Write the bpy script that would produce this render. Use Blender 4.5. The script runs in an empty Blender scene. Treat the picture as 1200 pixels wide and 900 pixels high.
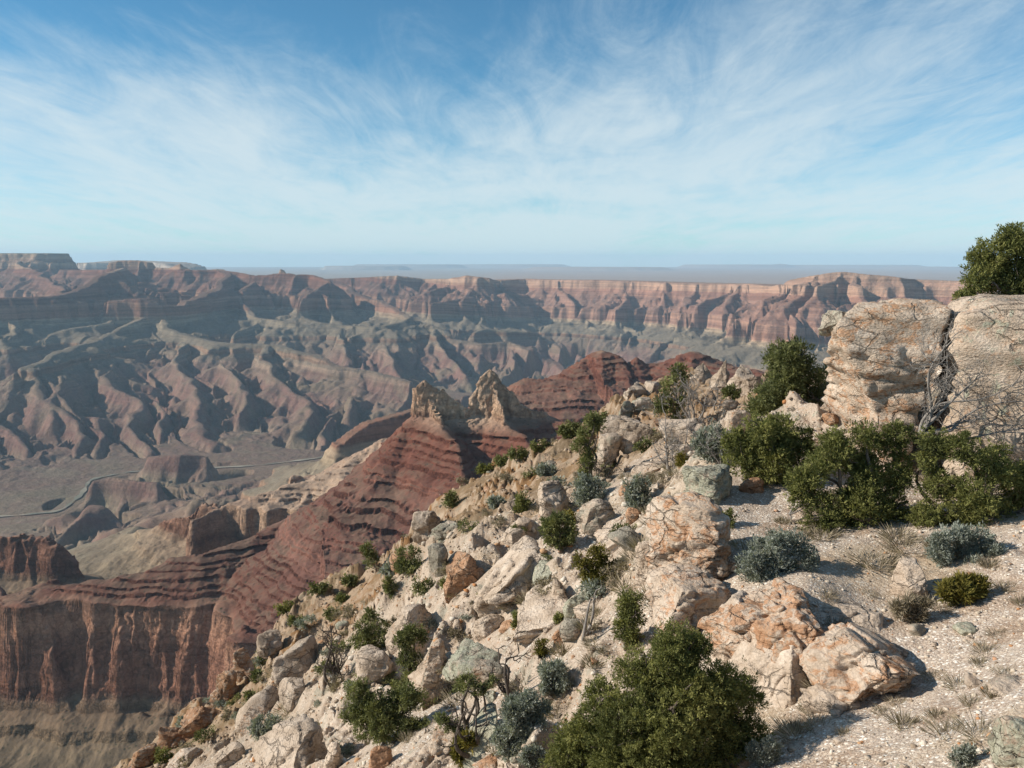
import bpy, bmesh, math, random
import numpy as np
from mathutils import Vector, Matrix, Euler

sc = bpy.context.scene
C = sc.collection
D = bpy.data
R = math.radians
F4 = np.float32

# ------------------------------------------------------------------ camera
FPX = 942.0                       # focal length in pixels of a 1200 px wide frame
PITCH = R(8.69)
cam = D.objects.new('camera', D.cameras.new('camera'))
C.objects.link(cam)
cam.data.sensor_width = 36.0
cam.data.lens = 36.0 * FPX / 1200.0
cam.data.clip_start = 0.1
cam.data.clip_end = 300000.0
cam.location = (0, 0, 0)
cam.rotation_euler = (R(90) - PITCH, 0, 0)
sc.camera = cam
CP, SP = math.cos(PITCH), math.sin(PITCH)

# ------------------------------------------------------------------ light
SUN_EL, SUN_BEHIND = 29.5, 5.0
e, b = R(SUN_EL), R(SUN_BEHIND)
to_sun = Vector((-math.cos(e) * math.cos(b), -math.cos(e) * math.sin(b), math.sin(e)))
sun = D.objects.new('sun', D.lights.new('sun', 'SUN'))
C.objects.link(sun)
sun.data.energy = 5.0
sun.data.angle = R(0.53)
sun.data.color = (1.0, 0.92, 0.80)
sun.rotation_euler = to_sun.to_track_quat('Z', 'Y').to_euler()

w = D.worlds.new('World'); sc.world = w; w.use_nodes = True
nt = w.node_tree; nt.nodes.clear()
def wn(kind, **kw):
    n = nt.nodes.new(kind)
    for k, v in kw.items(): setattr(n, k, v)
    return n
def wmath(op, a, b=None, clamp=False):
    n = wn('ShaderNodeMath', operation=op, use_clamp=clamp)
    for i, v in enumerate((a, b)):
        if v is None: continue
        if isinstance(v, (int, float)): n.inputs[i].default_value = v
        else: nt.links.new(v, n.inputs[i])
    return n.outputs[0]
def wramp(v, lo, hi):
    n = wn('ShaderNodeMapRange', interpolation_type='SMOOTHSTEP')
    nt.links.new(v, n.inputs['Value'])
    n.inputs['From Min'].default_value = lo; n.inputs['From Max'].default_value = hi
    return n.outputs['Result']
def wnoise(vec, scale, detail, rough, dist=0.0):
    n = wn('ShaderNodeTexNoise')
    nt.links.new(vec, n.inputs['Vector'])
    n.inputs['Scale'].default_value = scale; n.inputs['Detail'].default_value = detail
    n.inputs['Roughness'].default_value = rough; n.inputs['Distortion'].default_value = dist
    return n.outputs['Fac']
def wmap(vec, loc, rot, scl):
    n = wn('ShaderNodeMapping')
    nt.links.new(vec, n.inputs['Vector'])
    n.inputs['Location'].default_value = loc; n.inputs['Rotation'].default_value = rot; n.inputs['Scale'].default_value = scl
    return n.outputs['Vector']
sky = wn('ShaderNodeTexSky', sky_type='NISHITA', sun_disc=False)
sky.sun_elevation = R(SUN_EL)
sky.sun_rotation = math.atan2(to_sun.x, to_sun.y)
sky.altitude = 2200; sky.air_density = 1.0; sky.dust_density = 0.6; sky.ozone_density = 2.0
tc = wn('ShaderNodeTexCoord')
sep = wn('ShaderNodeSeparateXYZ'); nt.links.new(tc.outputs['Generated'], sep.inputs[0])
zz = wmath('ADD', wmath('MAXIMUM', sep.outputs[2], 0.0), 0.10)
comb = wn('ShaderNodeCombineXYZ')
nt.links.new(wmath('DIVIDE', sep.outputs[0], zz), comb.inputs[0])
nt.links.new(wmath('DIVIDE', sep.outputs[1], zz), comb.inputs[1])
cv = comb.outputs[0]                                  # where the line of sight meets a high cloud sheet
big = wnoise(wmap(cv, (3.9, 1.2, 0), (0, 0, 0.9), (0.50, 0.34, 1)), 1.0, 4.0, 0.55, 0.8)
streak = wnoise(wmap(cv, (7.3, 2.2, 0), (0, 0, R(-58)), (1.9, 0.62, 1)), 1.0, 12.0, 0.66, 1.5)
fine = wnoise(wmap(cv, (1.3, 9.2, 0), (0, 0, R(52)), (2.6, 0.95, 1)), 1.5, 12.0, 0.70, 1.3)
low = wmath('SUBTRACT', 1.0, wramp(sep.outputs[2], 0.00, 0.30))
dens = wmath('ADD', wmath('MULTIPLY', big, 1.25), wmath('ADD', wmath('MULTIPLY', streak, 0.80), wmath('MULTIPLY', fine, 0.55)))
dens = wmath('ADD', dens, wmath('MULTIPLY', low, 0.62))
cl = wmath('MULTIPLY', wramp(dens, 1.12, 2.0), 0.80)
mix = wn('ShaderNodeMix', data_type='RGBA')
tint = wn('ShaderNodeMix', data_type='RGBA', blend_type='MULTIPLY')
tint.inputs['Factor'].default_value = 1.0
nt.links.new(sky.outputs[0], tint.inputs['A']); tint.inputs['B'].default_value = (0.53, 1.0, 1.06, 1)
nt.links.new(cl, mix.inputs['Factor']); nt.links.new(tint.outputs['Result'], mix.inputs['A'])
mix.inputs['B'].default_value = (6.3, 7.1, 7.35, 1)
bg = wn('ShaderNodeBackground'); bg.inputs['Strength'].default_value = 0.095
nt.links.new(mix.outputs['Result'], bg.inputs['Color'])
wo = wn('ShaderNodeOutputWorld'); nt.links.new(bg.outputs[0], wo.inputs['Surface'])

sc.view_settings.view_transform = 'Standard'; sc.view_settings.look = 'None'
sc.view_settings.exposure = 0.30; sc.view_settings.gamma = 1.0
sc.view_settings.use_curve_mapping = False
cy = sc.cycles
cy.use_denoising = True; cy.denoising_prefilter = 'ACCURATE'; cy.denoising_input_passes = 'RGB_ALBEDO_NORMAL'
cy.max_bounces = 5; cy.diffuse_bounces = 2; cy.glossy_bounces = 1; cy.transmission_bounces = 2
cy.volume_bounces = 2; cy.transparent_max_bounces = 4
cy.sample_clamp_indirect = 4.0
cy.use_adaptive_sampling = False

# ------------------------------------------------------------------ numpy noise
def _hash(ix, iy, iz, seed):
    h = ix.astype(np.uint32) * np.uint32(374761393) + iy.astype(np.uint32) * np.uint32(668265263)
    if iz is not None: h = h + iz.astype(np.uint32) * np.uint32(2147483647 - 1640531)
    h = h + np.uint32((seed * 974634777) & 0xffffffff)
    h = (h ^ (h >> np.uint32(13))) * np.uint32(1274126177)
    h = (h ^ (h >> np.uint32(15))) * np.uint32(2246822519)
    return h ^ (h >> np.uint32(16))
_a = np.arange(256) * (2 * np.pi / 256)
G2X, G2Y = np.cos(_a).astype(F4) * 1.5, np.sin(_a).astype(F4) * 1.5
_rs = np.random.RandomState(5); _g = _rs.normal(size=(256, 3)); _g /= np.linalg.norm(_g, axis=1)[:, None]
G3 = (_g * 1.5).astype(F4)
def perlin2(x, y, seed=0):
    x = np.asarray(x, F4); y = np.asarray(y, F4)
    fx = np.floor(x); fy = np.floor(y); u = x - fx; v = y - fy
    ix = fx.astype(np.int64); iy = fy.astype(np.int64)
    def g(dx, dy):
        h = (_hash(ix + dx, iy + dy, None, seed) & np.uint32(255)).astype(np.intp)
        return G2X[h] * (u - dx) + G2Y[h] * (v - dy)
    a = u * u * u * (u * (u * 6 - 15) + 10); bb = v * v * v * (v * (v * 6 - 15) + 10)
    n0 = g(0, 0); n1 = g(1, 0); n2 = g(0, 1); n3 = g(1, 1)
    p = n0 + (n1 - n0) * a; q = n2 + (n3 - n2) * a
    return p + (q - p) * bb
def perlin3(x, y, z, seed=0):
    x = np.asarray(x, F4); y = np.asarray(y, F4); z = np.asarray(z, F4)
    fx = np.floor(x); fy = np.floor(y); fz = np.floor(z); u = x - fx; v = y - fy; t = z - fz
    ix = fx.astype(np.int64); iy = fy.astype(np.int64); iz = fz.astype(np.int64)
    s = lambda q: q * q * q * (q * (q * 6 - 15) + 10)
    a, bb, c = s(u), s(v), s(t)
    def g(dx, dy, dz):
        h = (_hash(ix + dx, iy + dy, iz + dz, seed) & np.uint32(255)).astype(np.intp)
        return G3[h, 0] * (u - dx) + G3[h, 1] * (v - dy) + G3[h, 2] * (t - dz)
    def layer(dz):
        n0 = g(0, 0, dz); n1 = g(1, 0, dz); n2 = g(0, 1, dz); n3 = g(1, 1, dz)
        p = n0 + (n1 - n0) * a; q = n2 + (n3 - n2) * a
        return p + (q - p) * bb
    l0, l1 = layer(0), layer(1)
    return l0 + (l1 - l0) * c
def fbm2(x, y, octaves, seed=0, gain=0.5, ridged=False):
    s = np.zeros_like(np.asarray(x, F4)); amp = 1.0; tot = 0
    for o in range(octaves):
        n = perlin2(x * 2.03 ** o + 17.3 * o, y * 2.03 ** o - 9.1 * o, seed + o)
        if ridged: n = 1.0 - 2.0 * np.abs(n)
        s += amp * n; tot += amp; amp *= gain
    return s / tot
def fbm3(x, y, z, octaves, seed=0, gain=0.5):
    s = np.zeros_like(np.asarray(x, F4)); amp = 1.0; tot = 0
    for o in range(octaves):
        k = 2.03 ** o
        s += amp * perlin3(x * k + 5.7 * o, y * k - 3.3 * o, z * k + 8.1 * o, seed + o); tot += amp; amp *= gain
    return s / tot
def sstep(a, b_, x):
    t = np.clip((x - a) / (b_ - a), 0, 1); return t * t * (3 - 2 * t)

# ------------------------------------------------------------------ helpers
def ratio(py):
    v = (450.0 - py) / FPX
    return (CP + v * SP, -SP + v * CP)
def P(px, py, Y):
    """the place that lies Y metres ahead in the direction px, py"""
    a, bz = ratio(py); t = Y / a
    return ((px - 600.0) / FPX * t, Y, bz * t)
def to_px(x, y, z):
    d = y * CP - z * SP; up = y * SP + z * CP
    return 600 + FPX * x / d, 450 - FPX * up / d
def setattrs(o, label=None, cat=None, group=None, kind=None):
    if label: o['label'] = label
    if cat: o['category'] = cat
    if group: o['group'] = group
    if kind: o['kind'] = kind
    return o
def mesh_from(name, verts, faces, mat=None, smooth=True, parent=None, quads=None, attrs=None):
    """verts (n,3), faces (m,k) arrays -> one mesh object"""
    me = D.meshes.new(name)
    verts = np.ascontiguousarray(verts, F4)
    fl = faces if isinstance(faces, list) else [faces]
    loops = np.concatenate([f.ravel() for f in fl]).astype(np.int32)
    counts = np.concatenate([np.full(len(f), f.shape[1], np.int32) for f in fl])
    starts = np.concatenate([[0], np.cumsum(counts)[:-1]]).astype(np.int32)
    me.vertices.add(len(verts)); me.vertices.foreach_set('co', verts.ravel())
    me.loops.add(len(loops)); me.loops.foreach_set('vertex_index', loops)
    me.polygons.add(len(counts)); me.polygons.foreach_set('loop_start', starts)
    if smooth: me.polygons.foreach_set('use_smooth', np.ones(len(counts), bool))
    if attrs:
        for k, v in attrs.items():
            a = me.attributes.new(k, 'FLOAT', 'POINT'); a.data.foreach_set('value', np.ascontiguousarray(v, F4).ravel())
    me.update(calc_edges=True)
    if mat: me.materials.append(mat)
    o = D.objects.new(name, me); C.objects.link(o)
    if parent: o.parent = parent
    return o
def grid_faces(nr, nc):
    i = np.arange(nr * nc).reshape(nr, nc)
    return np.stack([i[:-1, :-1], i[:-1, 1:], i[1:, 1:], i[1:, :-1]], -1).reshape(-1, 4)

class Mat:
    """small node-tree writer"""
    def __init__(s, name, rough=0.9, spec=0.15):
        s.m = D.materials.new(name); s.m.use_nodes = True; s.nt = s.m.node_tree
        s.b = s.nt.nodes['Principled BSDF']; s.b.inputs['Roughness'].default_value = rough
        s.b.inputs['Specular IOR Level'].default_value = spec
        s.pos = s.n('ShaderNodeNewGeometry').outputs['Position']
    def n(s, kind, **kw):
        n = s.nt.nodes.new(kind)
        for k, v in kw.items(): setattr(n, k, v)
        return n
    def put(s, sock, v):
        if isinstance(v, (int, float)): sock.default_value = v
        elif isinstance(v, (tuple, list)): sock.default_value = (*v, 1) if len(v) == 3 and sock.type == 'RGBA' else v
        else: s.nt.links.new(v, sock)
    def math(s, op, a, b=None, clamp=False):
        n = s.n('ShaderNodeMath', operation=op, use_clamp=clamp); s.put(n.inputs[0], a)
        if b is not None: s.put(n.inputs[1], b)
        return n.outputs[0]
    def step(s, v, lo, hi, a=0.0, b=1.0):
        n = s.n('ShaderNodeMapRange', interpolation_type='SMOOTHSTEP'); s.put(n.inputs['Value'], v)
        n.inputs['From Min'].default_value = lo; n.inputs['From Max'].default_value = hi
        n.inputs['To Min'].default_value = a; n.inputs['To Max'].default_value = b
        return n.outputs['Result']
    def noise(s, vec, scale, detail=4, rough=0.55, dist=0.0, out='Fac'):
        n = s.n('ShaderNodeTexNoise'); s.put(n.inputs['Vector'], vec); n.inputs['Scale'].default_value = scale
        n.inputs['Detail'].default_value = detail; n.inputs['Roughness'].default_value = rough; n.inputs['Distortion'].default_value = dist
        return n.outputs[out]
    def voro(s, vec, scale, feature='F1', out='Distance', rand=1.0):
        n = s.n('ShaderNodeTexVoronoi', feature=feature); s.put(n.inputs['Vector'], vec); n.inputs['Scale'].default_value = scale
        n.inputs['Randomness'].default_value = rand
        return n.outputs[out]
    def mapping(s, vec, scale=(1, 1, 1), rot=(0, 0, 0), loc=(0, 0, 0)):
        n = s.n('ShaderNodeMapping'); s.put(n.inputs['Vector'], vec); n.inputs['Scale'].default_value = scale
        n.inputs['Rotation'].default_value = rot; n.inputs['Location'].default_value = loc
        return n.outputs[0]
    def mix(s, f, a, b, blend='MIX'):
        n = s.n('ShaderNodeMix', data_type='RGBA', blend_type=blend); s.put(n.inputs['Factor'], f)
        s.put(n.inputs['A'], a); s.put(n.inputs['B'], b)
        return n.outputs['Result']
    def ramp(s, v, stops, interp='LINEAR'):
        n = s.n('ShaderNodeValToRGB'); s.put(n.inputs[0], v); cr = n.color_ramp; cr.interpolation = interp
        for i, (p, c) in enumerate(stops):
            el = cr.elements[i] if i < 2 else cr.elements.new(p)
            el.position = p; el.color = (*c, 1)
        return n.outputs[0]
    def bump(s, h, strength, dist, normal=None):
        n = s.n('ShaderNodeBump'); s.put(n.inputs['Height'], h); n.inputs['Strength'].default_value = strength
        n.inputs['Distance'].default_value = dist
        if normal is not None: s.put(n.inputs['Normal'], normal)
        return n.outputs[0]
    def attr(s, name, out='Fac', t='GEOMETRY'):
        n = s.n('ShaderNodeAttribute', attribute_name=name, attribute_type=t); return n.outputs[out]
    def sep(s, v):
        n = s.n('ShaderNodeSeparateXYZ'); s.put(n.inputs[0], v); return n.outputs
    def fin(s, color, normal=None):
        s.put(s.b.inputs['Base Color'], color)
        if normal is not None: s.put(s.b.inputs['Normal'], normal)
        return s.m
# ------------------------------------------------------------------ the canyon
# rock layers: top and bottom below the rim, and how steep each weathers
LAYERS = [(0, -40, 4.0), (-40, -52, .6), (-52, -100, 4.0), (-100, -160, .7), (-160, -270, 6.0), (-270, -287.5, .6)]
z = -287.5
_lr = random.Random(12)
while z > -599:
    th = min(_lr.choice((7, 10, 13, 18, 24)) * _lr.uniform(.8, 1.2), z + 600); fr = _lr.uniform(.28, .62); t_ = _lr.uniform(3.5, 7.5)
    LAYERS += [(z, z - th * fr, t_), (z - th * fr, z - th, _lr.uniform(.45, .7))]; z -= th
LAYERS += [(-600, -668, 6.0), (-668, -770, 7.2), (-770, -790, 2.5), (-790, -808, .8), (-808, -826, 2.5), (-826, -840, .8),
           (-840, -1010, .55), (-1010, -1055, 8.0), (-1055, -1060, .5)]
z = -1060.0
for i in range(6):
    LAYERS += [(z, z - 54, .9), (z - 54, z - 65, 1.25)]; z -= 65
zs = [400.0, 0.0]; hs = [400.0 / .9, 0.0]
for top, bot, t in LAYERS:
    zs.append(bot); hs.append(hs[-1] - (top - bot) / t)
zs.append(-2000.0); hs.append(hs[-1] - 550.0)
ZS, HS = np.array(zs[::-1]), np.array(hs[::-1])
T = lambda h: np.interp(h, HS, ZS)
_sm = [(h_, z_) for h_, z_ in zip(HS, ZS) if not -599 < z_ < -288]; _smh, _smz = np.array([q[0] for q in _sm]), np.array([q[1] for q in _sm])
TS = lambda h: np.interp(h, _smh, _smz)
TI = lambda z_: np.interp(z_, ZS, HS)
OFFS = [(0, 1500, -55, 500), (-500, 1400, -20, 500), (-500, 2200, -85, 450), (300, 2600, 0, 600), (-5000, 9000, 100, 3000), (-5500, 14000, 150, 4000),
        (0, 10500, 100, 2500), (3500, 9500, -135, 2000), (3500, 13000, -255, 3000), (0, 15000, -260, 3000), (-1500, 6000, 0, 2500)]
def off(x, y):
    s = np.zeros_like(x); wt = np.zeros_like(x)
    for ox, oy, v, rad in OFFS:
        q = 1.0 / (1.0 + ((x - ox) ** 2 + (y - oy) ** 2) / rad ** 2) ** 2
        s += q * v; wt += q
    return s / wt
# crests: steepness, half width of the flat top, points (px, py, distance)
SPINES = [
 (.74, 6, [(-110, 706, 1440), (0, 698, 1430), (60, 690, 1440), (150, 672, 1455), (240, 647, 1490), (300, 627, 1560), (350, 602, 1610), (400, 577, 1650), (440, 543, 1640), (478, 500, 1610), (490, 490, 1592),
            (530, 482, 1595), (548, 480, 1600), (575, 468, 1610), (610, 472, 1620), (640, 482, 1630), (690, 515, 1560), (740, 570, 1400), (820, 700, 1100)]),
 (.95, 3, [(508, 470, 1585), (515, 490, 1530), (528, 523, 1450), (545, 568, 1370)]),
 (.95, 3, [(580, 455, 1605), (592, 476, 1560), (612, 512, 1490), (640, 562, 1410)]),
 (1.5, 5, [(495, 458, 1592), (502, 449, 1590), (512, 455, 1590), (522, 462, 1592), (534, 470, 1595), (545, 477, 1597)]),
 (1.1, 5, [(556, 462, 1605), (563, 447, 1606), (574, 436, 1608), (583, 442, 1612), (592, 452, 1616), (606, 466, 1620)]),
 (.5, 10, [(530, 490, 2500), (570, 464, 2480), (610, 447, 2450), (645, 444, 2450), (655, 444, 2440), (670, 437, 2480), (688, 416, 2500), (703, 410, 2500), (716, 414, 2500), (730, 426, 2520), (746, 419, 2500), (760, 426, 2500),
            (790, 425, 2500), (813, 412, 2450), (830, 426, 2400), (900, 440, 2300), (1000, 460, 2000)]),
 (.6, 5, [(455, 512, 2350), (425, 532, 2300), (400, 547, 2250), (350, 566, 2200), (300, 580, 2150), (265, 592, 2120), (230, 610, 2050)]),
 (.42, 5, [(300, 590, 2200), (200, 607, 2350), (120, 638, 2500), (60, 655, 2550)]),
 (.5, 30, [(400, 520, 3300), (430, 497, 3400), (470, 486, 3500), (490, 480, 3600), (530, 470, 3600)]),
 (.6, 5, [(-80, 622, 2000), (0, 627, 2000), (30, 628, 2000), (60, 634, 2000), (85, 652, 2000)]),
 (.5, 5, [(-40, 690, 1750), (10, 700, 1700), (40, 725, 1650)]),
 (.5, 10, [(120, 566, 4700), (150, 560, 4750), (185, 566, 4700)]), (.5, 10, [(80, 618, 4000), (92, 604, 4100), (112, 594, 4200)]),
 (.45, 10, [(178, 536, 5250), (205, 532, 5250), (228, 537, 5250)]),
 (.42, 12, [(35, 432, 6950), (50, 462, 6600), (88, 492, 6200), (84, 530, 5750)]),
 (.48, 12, [(110, 408, 8200), (122, 440, 7400), (160, 470, 6800), (152, 500, 6300), (178, 528, 5850)]),
 (.55, 12, [(70, 440, 7050), (60, 490, 6200)]),
 (.40, 12, [(215, 398, 9100), (204, 432, 8000), (238, 462, 7200), (232, 490, 6600), (262, 518, 6050)]),
 (.55, 12, [(262, 425, 8100), (292, 462, 7200), (288, 482, 6800)]),
 (.44, 12, [(318, 404, 8750), (322, 440, 7700), (356, 470, 7050), (345, 505, 6320)]),
 (.5, 12, [(372, 420, 8200), (410, 455, 7400), (412, 482, 6800)]),
 (.5, 12, [(-60, 430, 7200), (-20, 480, 6250), (15, 530, 5620)]),
 (.6, 12, [(180, 470, 6900), (200, 508, 6250)]), (.6, 12, [(385, 490, 6700), (372, 512, 6250)]), (.6, 12, [(120, 490, 6400), (112, 528, 5800)]),
 (.5, 12, [(440, 384, 10300), (450, 415, 9300), (470, 440, 8700)]), (.5, 12, [(500, 384, 10700), (520, 415, 9700), (545, 440, 9100)]), (.5, 12, [(395, 386, 10300), (410, 412, 9400)]), (.5, 12, [(595, 402, 10300), (606, 430, 9500)]),
 (.6, 450, [(-250, 297, 16500), (0, 297, 16000), (52, 297, 15800)]),
 (.5, 20, [(20, 305, 15000), (60, 330, 12500), (75, 344, 10500)]),
 (.6, 500, [(112, 308, 22000), (150, 305, 23000), (200, 307, 22500), (216, 312, 22000)]),
 (.6, 30, [(75, 316, 14800), (100, 316, 14500), (120, 316, 14000), (140, 305, 14000), (160, 305, 14000), (180, 313, 14000), (200, 314, 13800), (218, 309, 13500), (230, 316, 13500), (262, 315, 13500), (290, 322, 13000)]),
 (.6, 20, [(290, 322, 13000), (315, 322, 13000), (333, 314, 13000), (345, 320, 13000), (366, 322, 13000), (388, 330, 12500)]),
 (.55, 60, [(-150, 354, 8600), (0, 349, 9300), (72, 346, 9800), (100, 338, 10200), (129, 322, 11000), (142, 314, 13000)]),
 (.6, 60, [(132, 352, 10000), (150, 350, 10000), (165, 350, 10000), (178, 357, 10000), (212, 358, 10300), (238, 346, 11000), (262, 326, 12500), (262, 318, 13400)]),
 (.5, 30, [(165, 372, 9800), (140, 390, 9000), (110, 399, 8500), (60, 416, 7400), (25, 431, 6950)]),
 (.5, 30, [(185, 375, 9800), (215, 392, 9300), (240, 398, 9000), (265, 402, 8800), (300, 403, 8800), (332, 405, 8700), (358, 415, 8300), (400, 430, 7800), (440, 438, 7500), (475, 447, 7300)]),
 (.5, 30, [(-80, 390, 9000), (0, 400, 8800), (50, 395, 9000), (80, 385, 9300), (130, 375, 9800)]),
 (.5, 40, [(355, 372, 10800), (400, 382, 10500), (440, 382, 10300), (475, 372, 11000), (500, 381, 10800), (525, 393, 10500), (560, 403, 10200), (595, 400, 10300), (625, 411, 10000), (650, 425, 9700), (662, 436, 9400)]),
 (.5, 60, [(475, 372, 11000), (450, 355, 12500), (420, 345, 13500), (400, 332, 15000)]),
 (.5, 30, [(300, 330, 12500), (270, 345, 12000), (300, 372, 10800), (340, 377, 10500), (395, 385, 10300)]),
 (.55, 20, [(388, 330, 12500), (360, 345, 12000), (345, 360, 11500)]),
 (.5, 20, [(560, 392, 11000), (578, 385, 11300), (600, 388, 11300), (640, 395, 11500)]),
 (.6, 30, [(565, 335, 14000), (560, 345, 13300), (545, 349, 12800), (520, 353, 12500), (500, 357, 12300)]),
 (.55, 20, [(585, 372, 12800), (590, 350, 13800), (590, 332, 14800)]),
 (.55, 20, [(735, 332, 13700), (730, 350, 13200), (720, 365, 12600)]),
 (.55, 20, [(870, 336, 11800), (860, 352, 11300), (850, 368, 10900)]),
 (.55, 20, [(985, 322, 9500), (960, 345, 9100), (930, 370, 8900)]),
]
RIM = [(380, 327, 16000), (430, 325, 15500), (470, 323, 15200), (500, 327, 15600), (528, 327, 14800), (542, 323, 13500), (574, 326, 13500), (584, 329, 14800), (612, 327, 15000), (650, 328, 14500), (700, 328, 14000), (760, 330, 13500),
       (800, 332, 13000), (850, 333, 12500), (880, 333, 11600), (905, 336, 11000), (920, 332, 10500), (935, 327, 10000), (960, 321, 9600), (985, 319, 9500), (1010, 322, 9400), (1050, 326, 9200), (1070, 328, 9500), (1100, 329, 9300),
       (1160, 331, 9000), (1320, 334, 8500)]
RIVER = [(684, 402, 12600), (676, 415, 11700), (655, 445, 10400), (560, 470, 8600), (480, 492, 6900), (420, 514, 6100), (375, 524, 5850), (300, 538, 5620), (220, 545, 5520), (150, 549, 5450), (105, 556, 5250), (95, 570, 4900), (70, 590, 4550), (0, 600, 4450), (-90, 600, 4450)]

AZ = R(44.0)
NCA, NRA = 960, 1300
R0, R1 = 230.0, 95000.0
az = np.linspace(-AZ, AZ, NCA).astype(F4)
lr = np.linspace(math.log(R0), math.log(R1), NRA).astype(F4)
rr = np.exp(lr)
X = (rr[:, None] * np.sin(az)[None, :]).astype(F4); Y = (rr[:, None] * np.cos(az)[None, :]).astype(F4)
farw = sstep(2800, 4200, rr)[:, None].astype(F4)
wx = (1 - farw) * 22 * fbm2(X / 150, Y / 150, 3, 3) + farw * 210 * fbm2(X / 1000, Y / 1000, 4, 5, gain=.55)
wy = (1 - farw) * 22 * fbm2(X / 150, Y / 150, 3, 13) + farw * 210 * fbm2(X / 1000, Y / 1000, 4, 15, gain=.55)
XW, YW = X + wx, Y + wy
OFF = off(X, Y).astype(F4)
def seg_dist(px, py, a, b_):
    dx, dy = b_[0] - a[0], b_[1] - a[1]; L = dx * dx + dy * dy + 1e-6
    t = np.clip(((px - a[0]) * dx + (py - a[1]) * dy) / L, 0, 1)
    return np.hypot(px - a[0] - t * dx, py - a[1] - t * dy), t
def poly_dist(px, py, pts):
    best = None
    for a, b_ in zip(pts[:-1], pts[1:]):
        d, t = seg_dist(px, py, a, b_); zz_ = a[2] + (b_[2] - a[2]) * t
        if best is None: best, bz = d, zz_
        else:
            m = d < best; best = np.where(m, d, best); bz = np.where(m, zz_, bz)
    return best, bz
river_pts = [(p[0], p[1], -1452.0) for p in (P(*q) for q in RIVER)]
dr, _ = poly_dist(X, Y, river_pts)
hills = fbm2(XW / 900, YW / 900, 4, 21, ridged=True) * 55 + fbm2(XW / 350, YW / 350, 3, 25) * 18
drn = np.maximum(dr - 90, 0)
zf = -1450 + np.minimum(drn * 0.062, 480) + hills * sstep(0, 900, drn)
zf = np.maximum(zf, -1452 + np.minimum(drn, 30) * .1)
plain = -640 + 60 * fbm2(X / 9000, Y / 9000, 3, 41)
zf = zf + (np.maximum(plain, zf) - zf) * sstep(19000, 26000, np.hypot(X, Y))
H0 = TI(zf - OFF).astype(F4); DEP = (np.minimum(drn * .05, 200)).astype(F4)
def h0_at(p): return float(TI(p[2] - float(off(np.array([p[0]]), np.array([p[1]]))[0])))
ridges = []
for k, wdt, q in SPINES:
    p = [P(*s_) for s_ in q]; out = []
    for a_, b_ in zip(p[:-1], p[1:]):
        n_ = max(1, int(math.dist(a_[:2], b_[:2]) / (400 if a_[1] > 3000 else 60)))
        out += [tuple(a_[i] + (b_[i] - a_[i]) * j / n_ for i in range(3)) for j in range(n_)]
    out.append(p[-1]); ridges.append((k, wdt, [(x_, y_, h0_at((x_, y_, z_))) for x_, y_, z_ in out]))
rim = [P(*q) for q in RIM]
rng = random.Random(4)
def spurs(pts, step, L, drop, k, wdt, depth, sides=(-1, 1)):
    """side ridges that leave a crest at intervals and sink more gently than its flanks"""
    res = []; acc = step * rng.uniform(.2, .8)
    for a_, b_ in zip(pts[:-1], pts[1:]):
        d_ = math.dist(a_[:2], b_[:2])
        while acc < d_:
            t_ = acc / d_; o_ = [a_[i] + (b_[i] - a_[i]) * t_ for i in range(3)]; ang0 = math.atan2(b_[1] - a_[1], b_[0] - a_[0])
            for sd in sides:
                if rng.random() < .25: continue
                ln = L * rng.uniform(.45, 1.25); ang = ang0 + sd * rng.uniform(.9, 1.6); p = [tuple(o_)]; n_ = 5; dd = drop * rng.uniform(.7, 1.35)
                for j in range(n_):
                    ang += rng.uniform(-.22, .22); x_, y_, h_ = p[-1]
                    p.append((x_ + math.cos(ang) * ln / n_, y_ + math.sin(ang) * ln / n_, h_ - dd * ln / n_ * (1.0 if j else 1.7)))
                res.append((k, wdt, p))
                if depth > 1: res += spurs(p[1:], step * .42, L * .42, drop * 1.15, k * 1.05, wdt * .5, depth - 1)
            acc += step * rng.uniform(.7, 1.35)
        acc -= d_
    return res
allr = list(ridges)
for k, wdt, p in ridges:
    if p[0][1] > 6000: allr += spurs(p, 430 if wdt == 12 else 620, 800 if wdt == 12 else 1400, .33, .6, 8, 3 if wdt == 12 else 2)
    elif p[0][1] > 3000: allr += spurs(p, 260, 380, .30, .58, 8, 1)
    elif p[0][1] > 1900: allr += spurs(p, 110, 190, .38, .58, 4, 2)
    elif k < .9: allr += spurs(p, 60, 42, .55, .85, 3, 2)
rim_h = [(p[0], p[1], h0_at(p)) for p in rim]
allr += spurs(rim_h, 420, 900, .34, .62, 25, 2, sides=(-1,))
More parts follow.
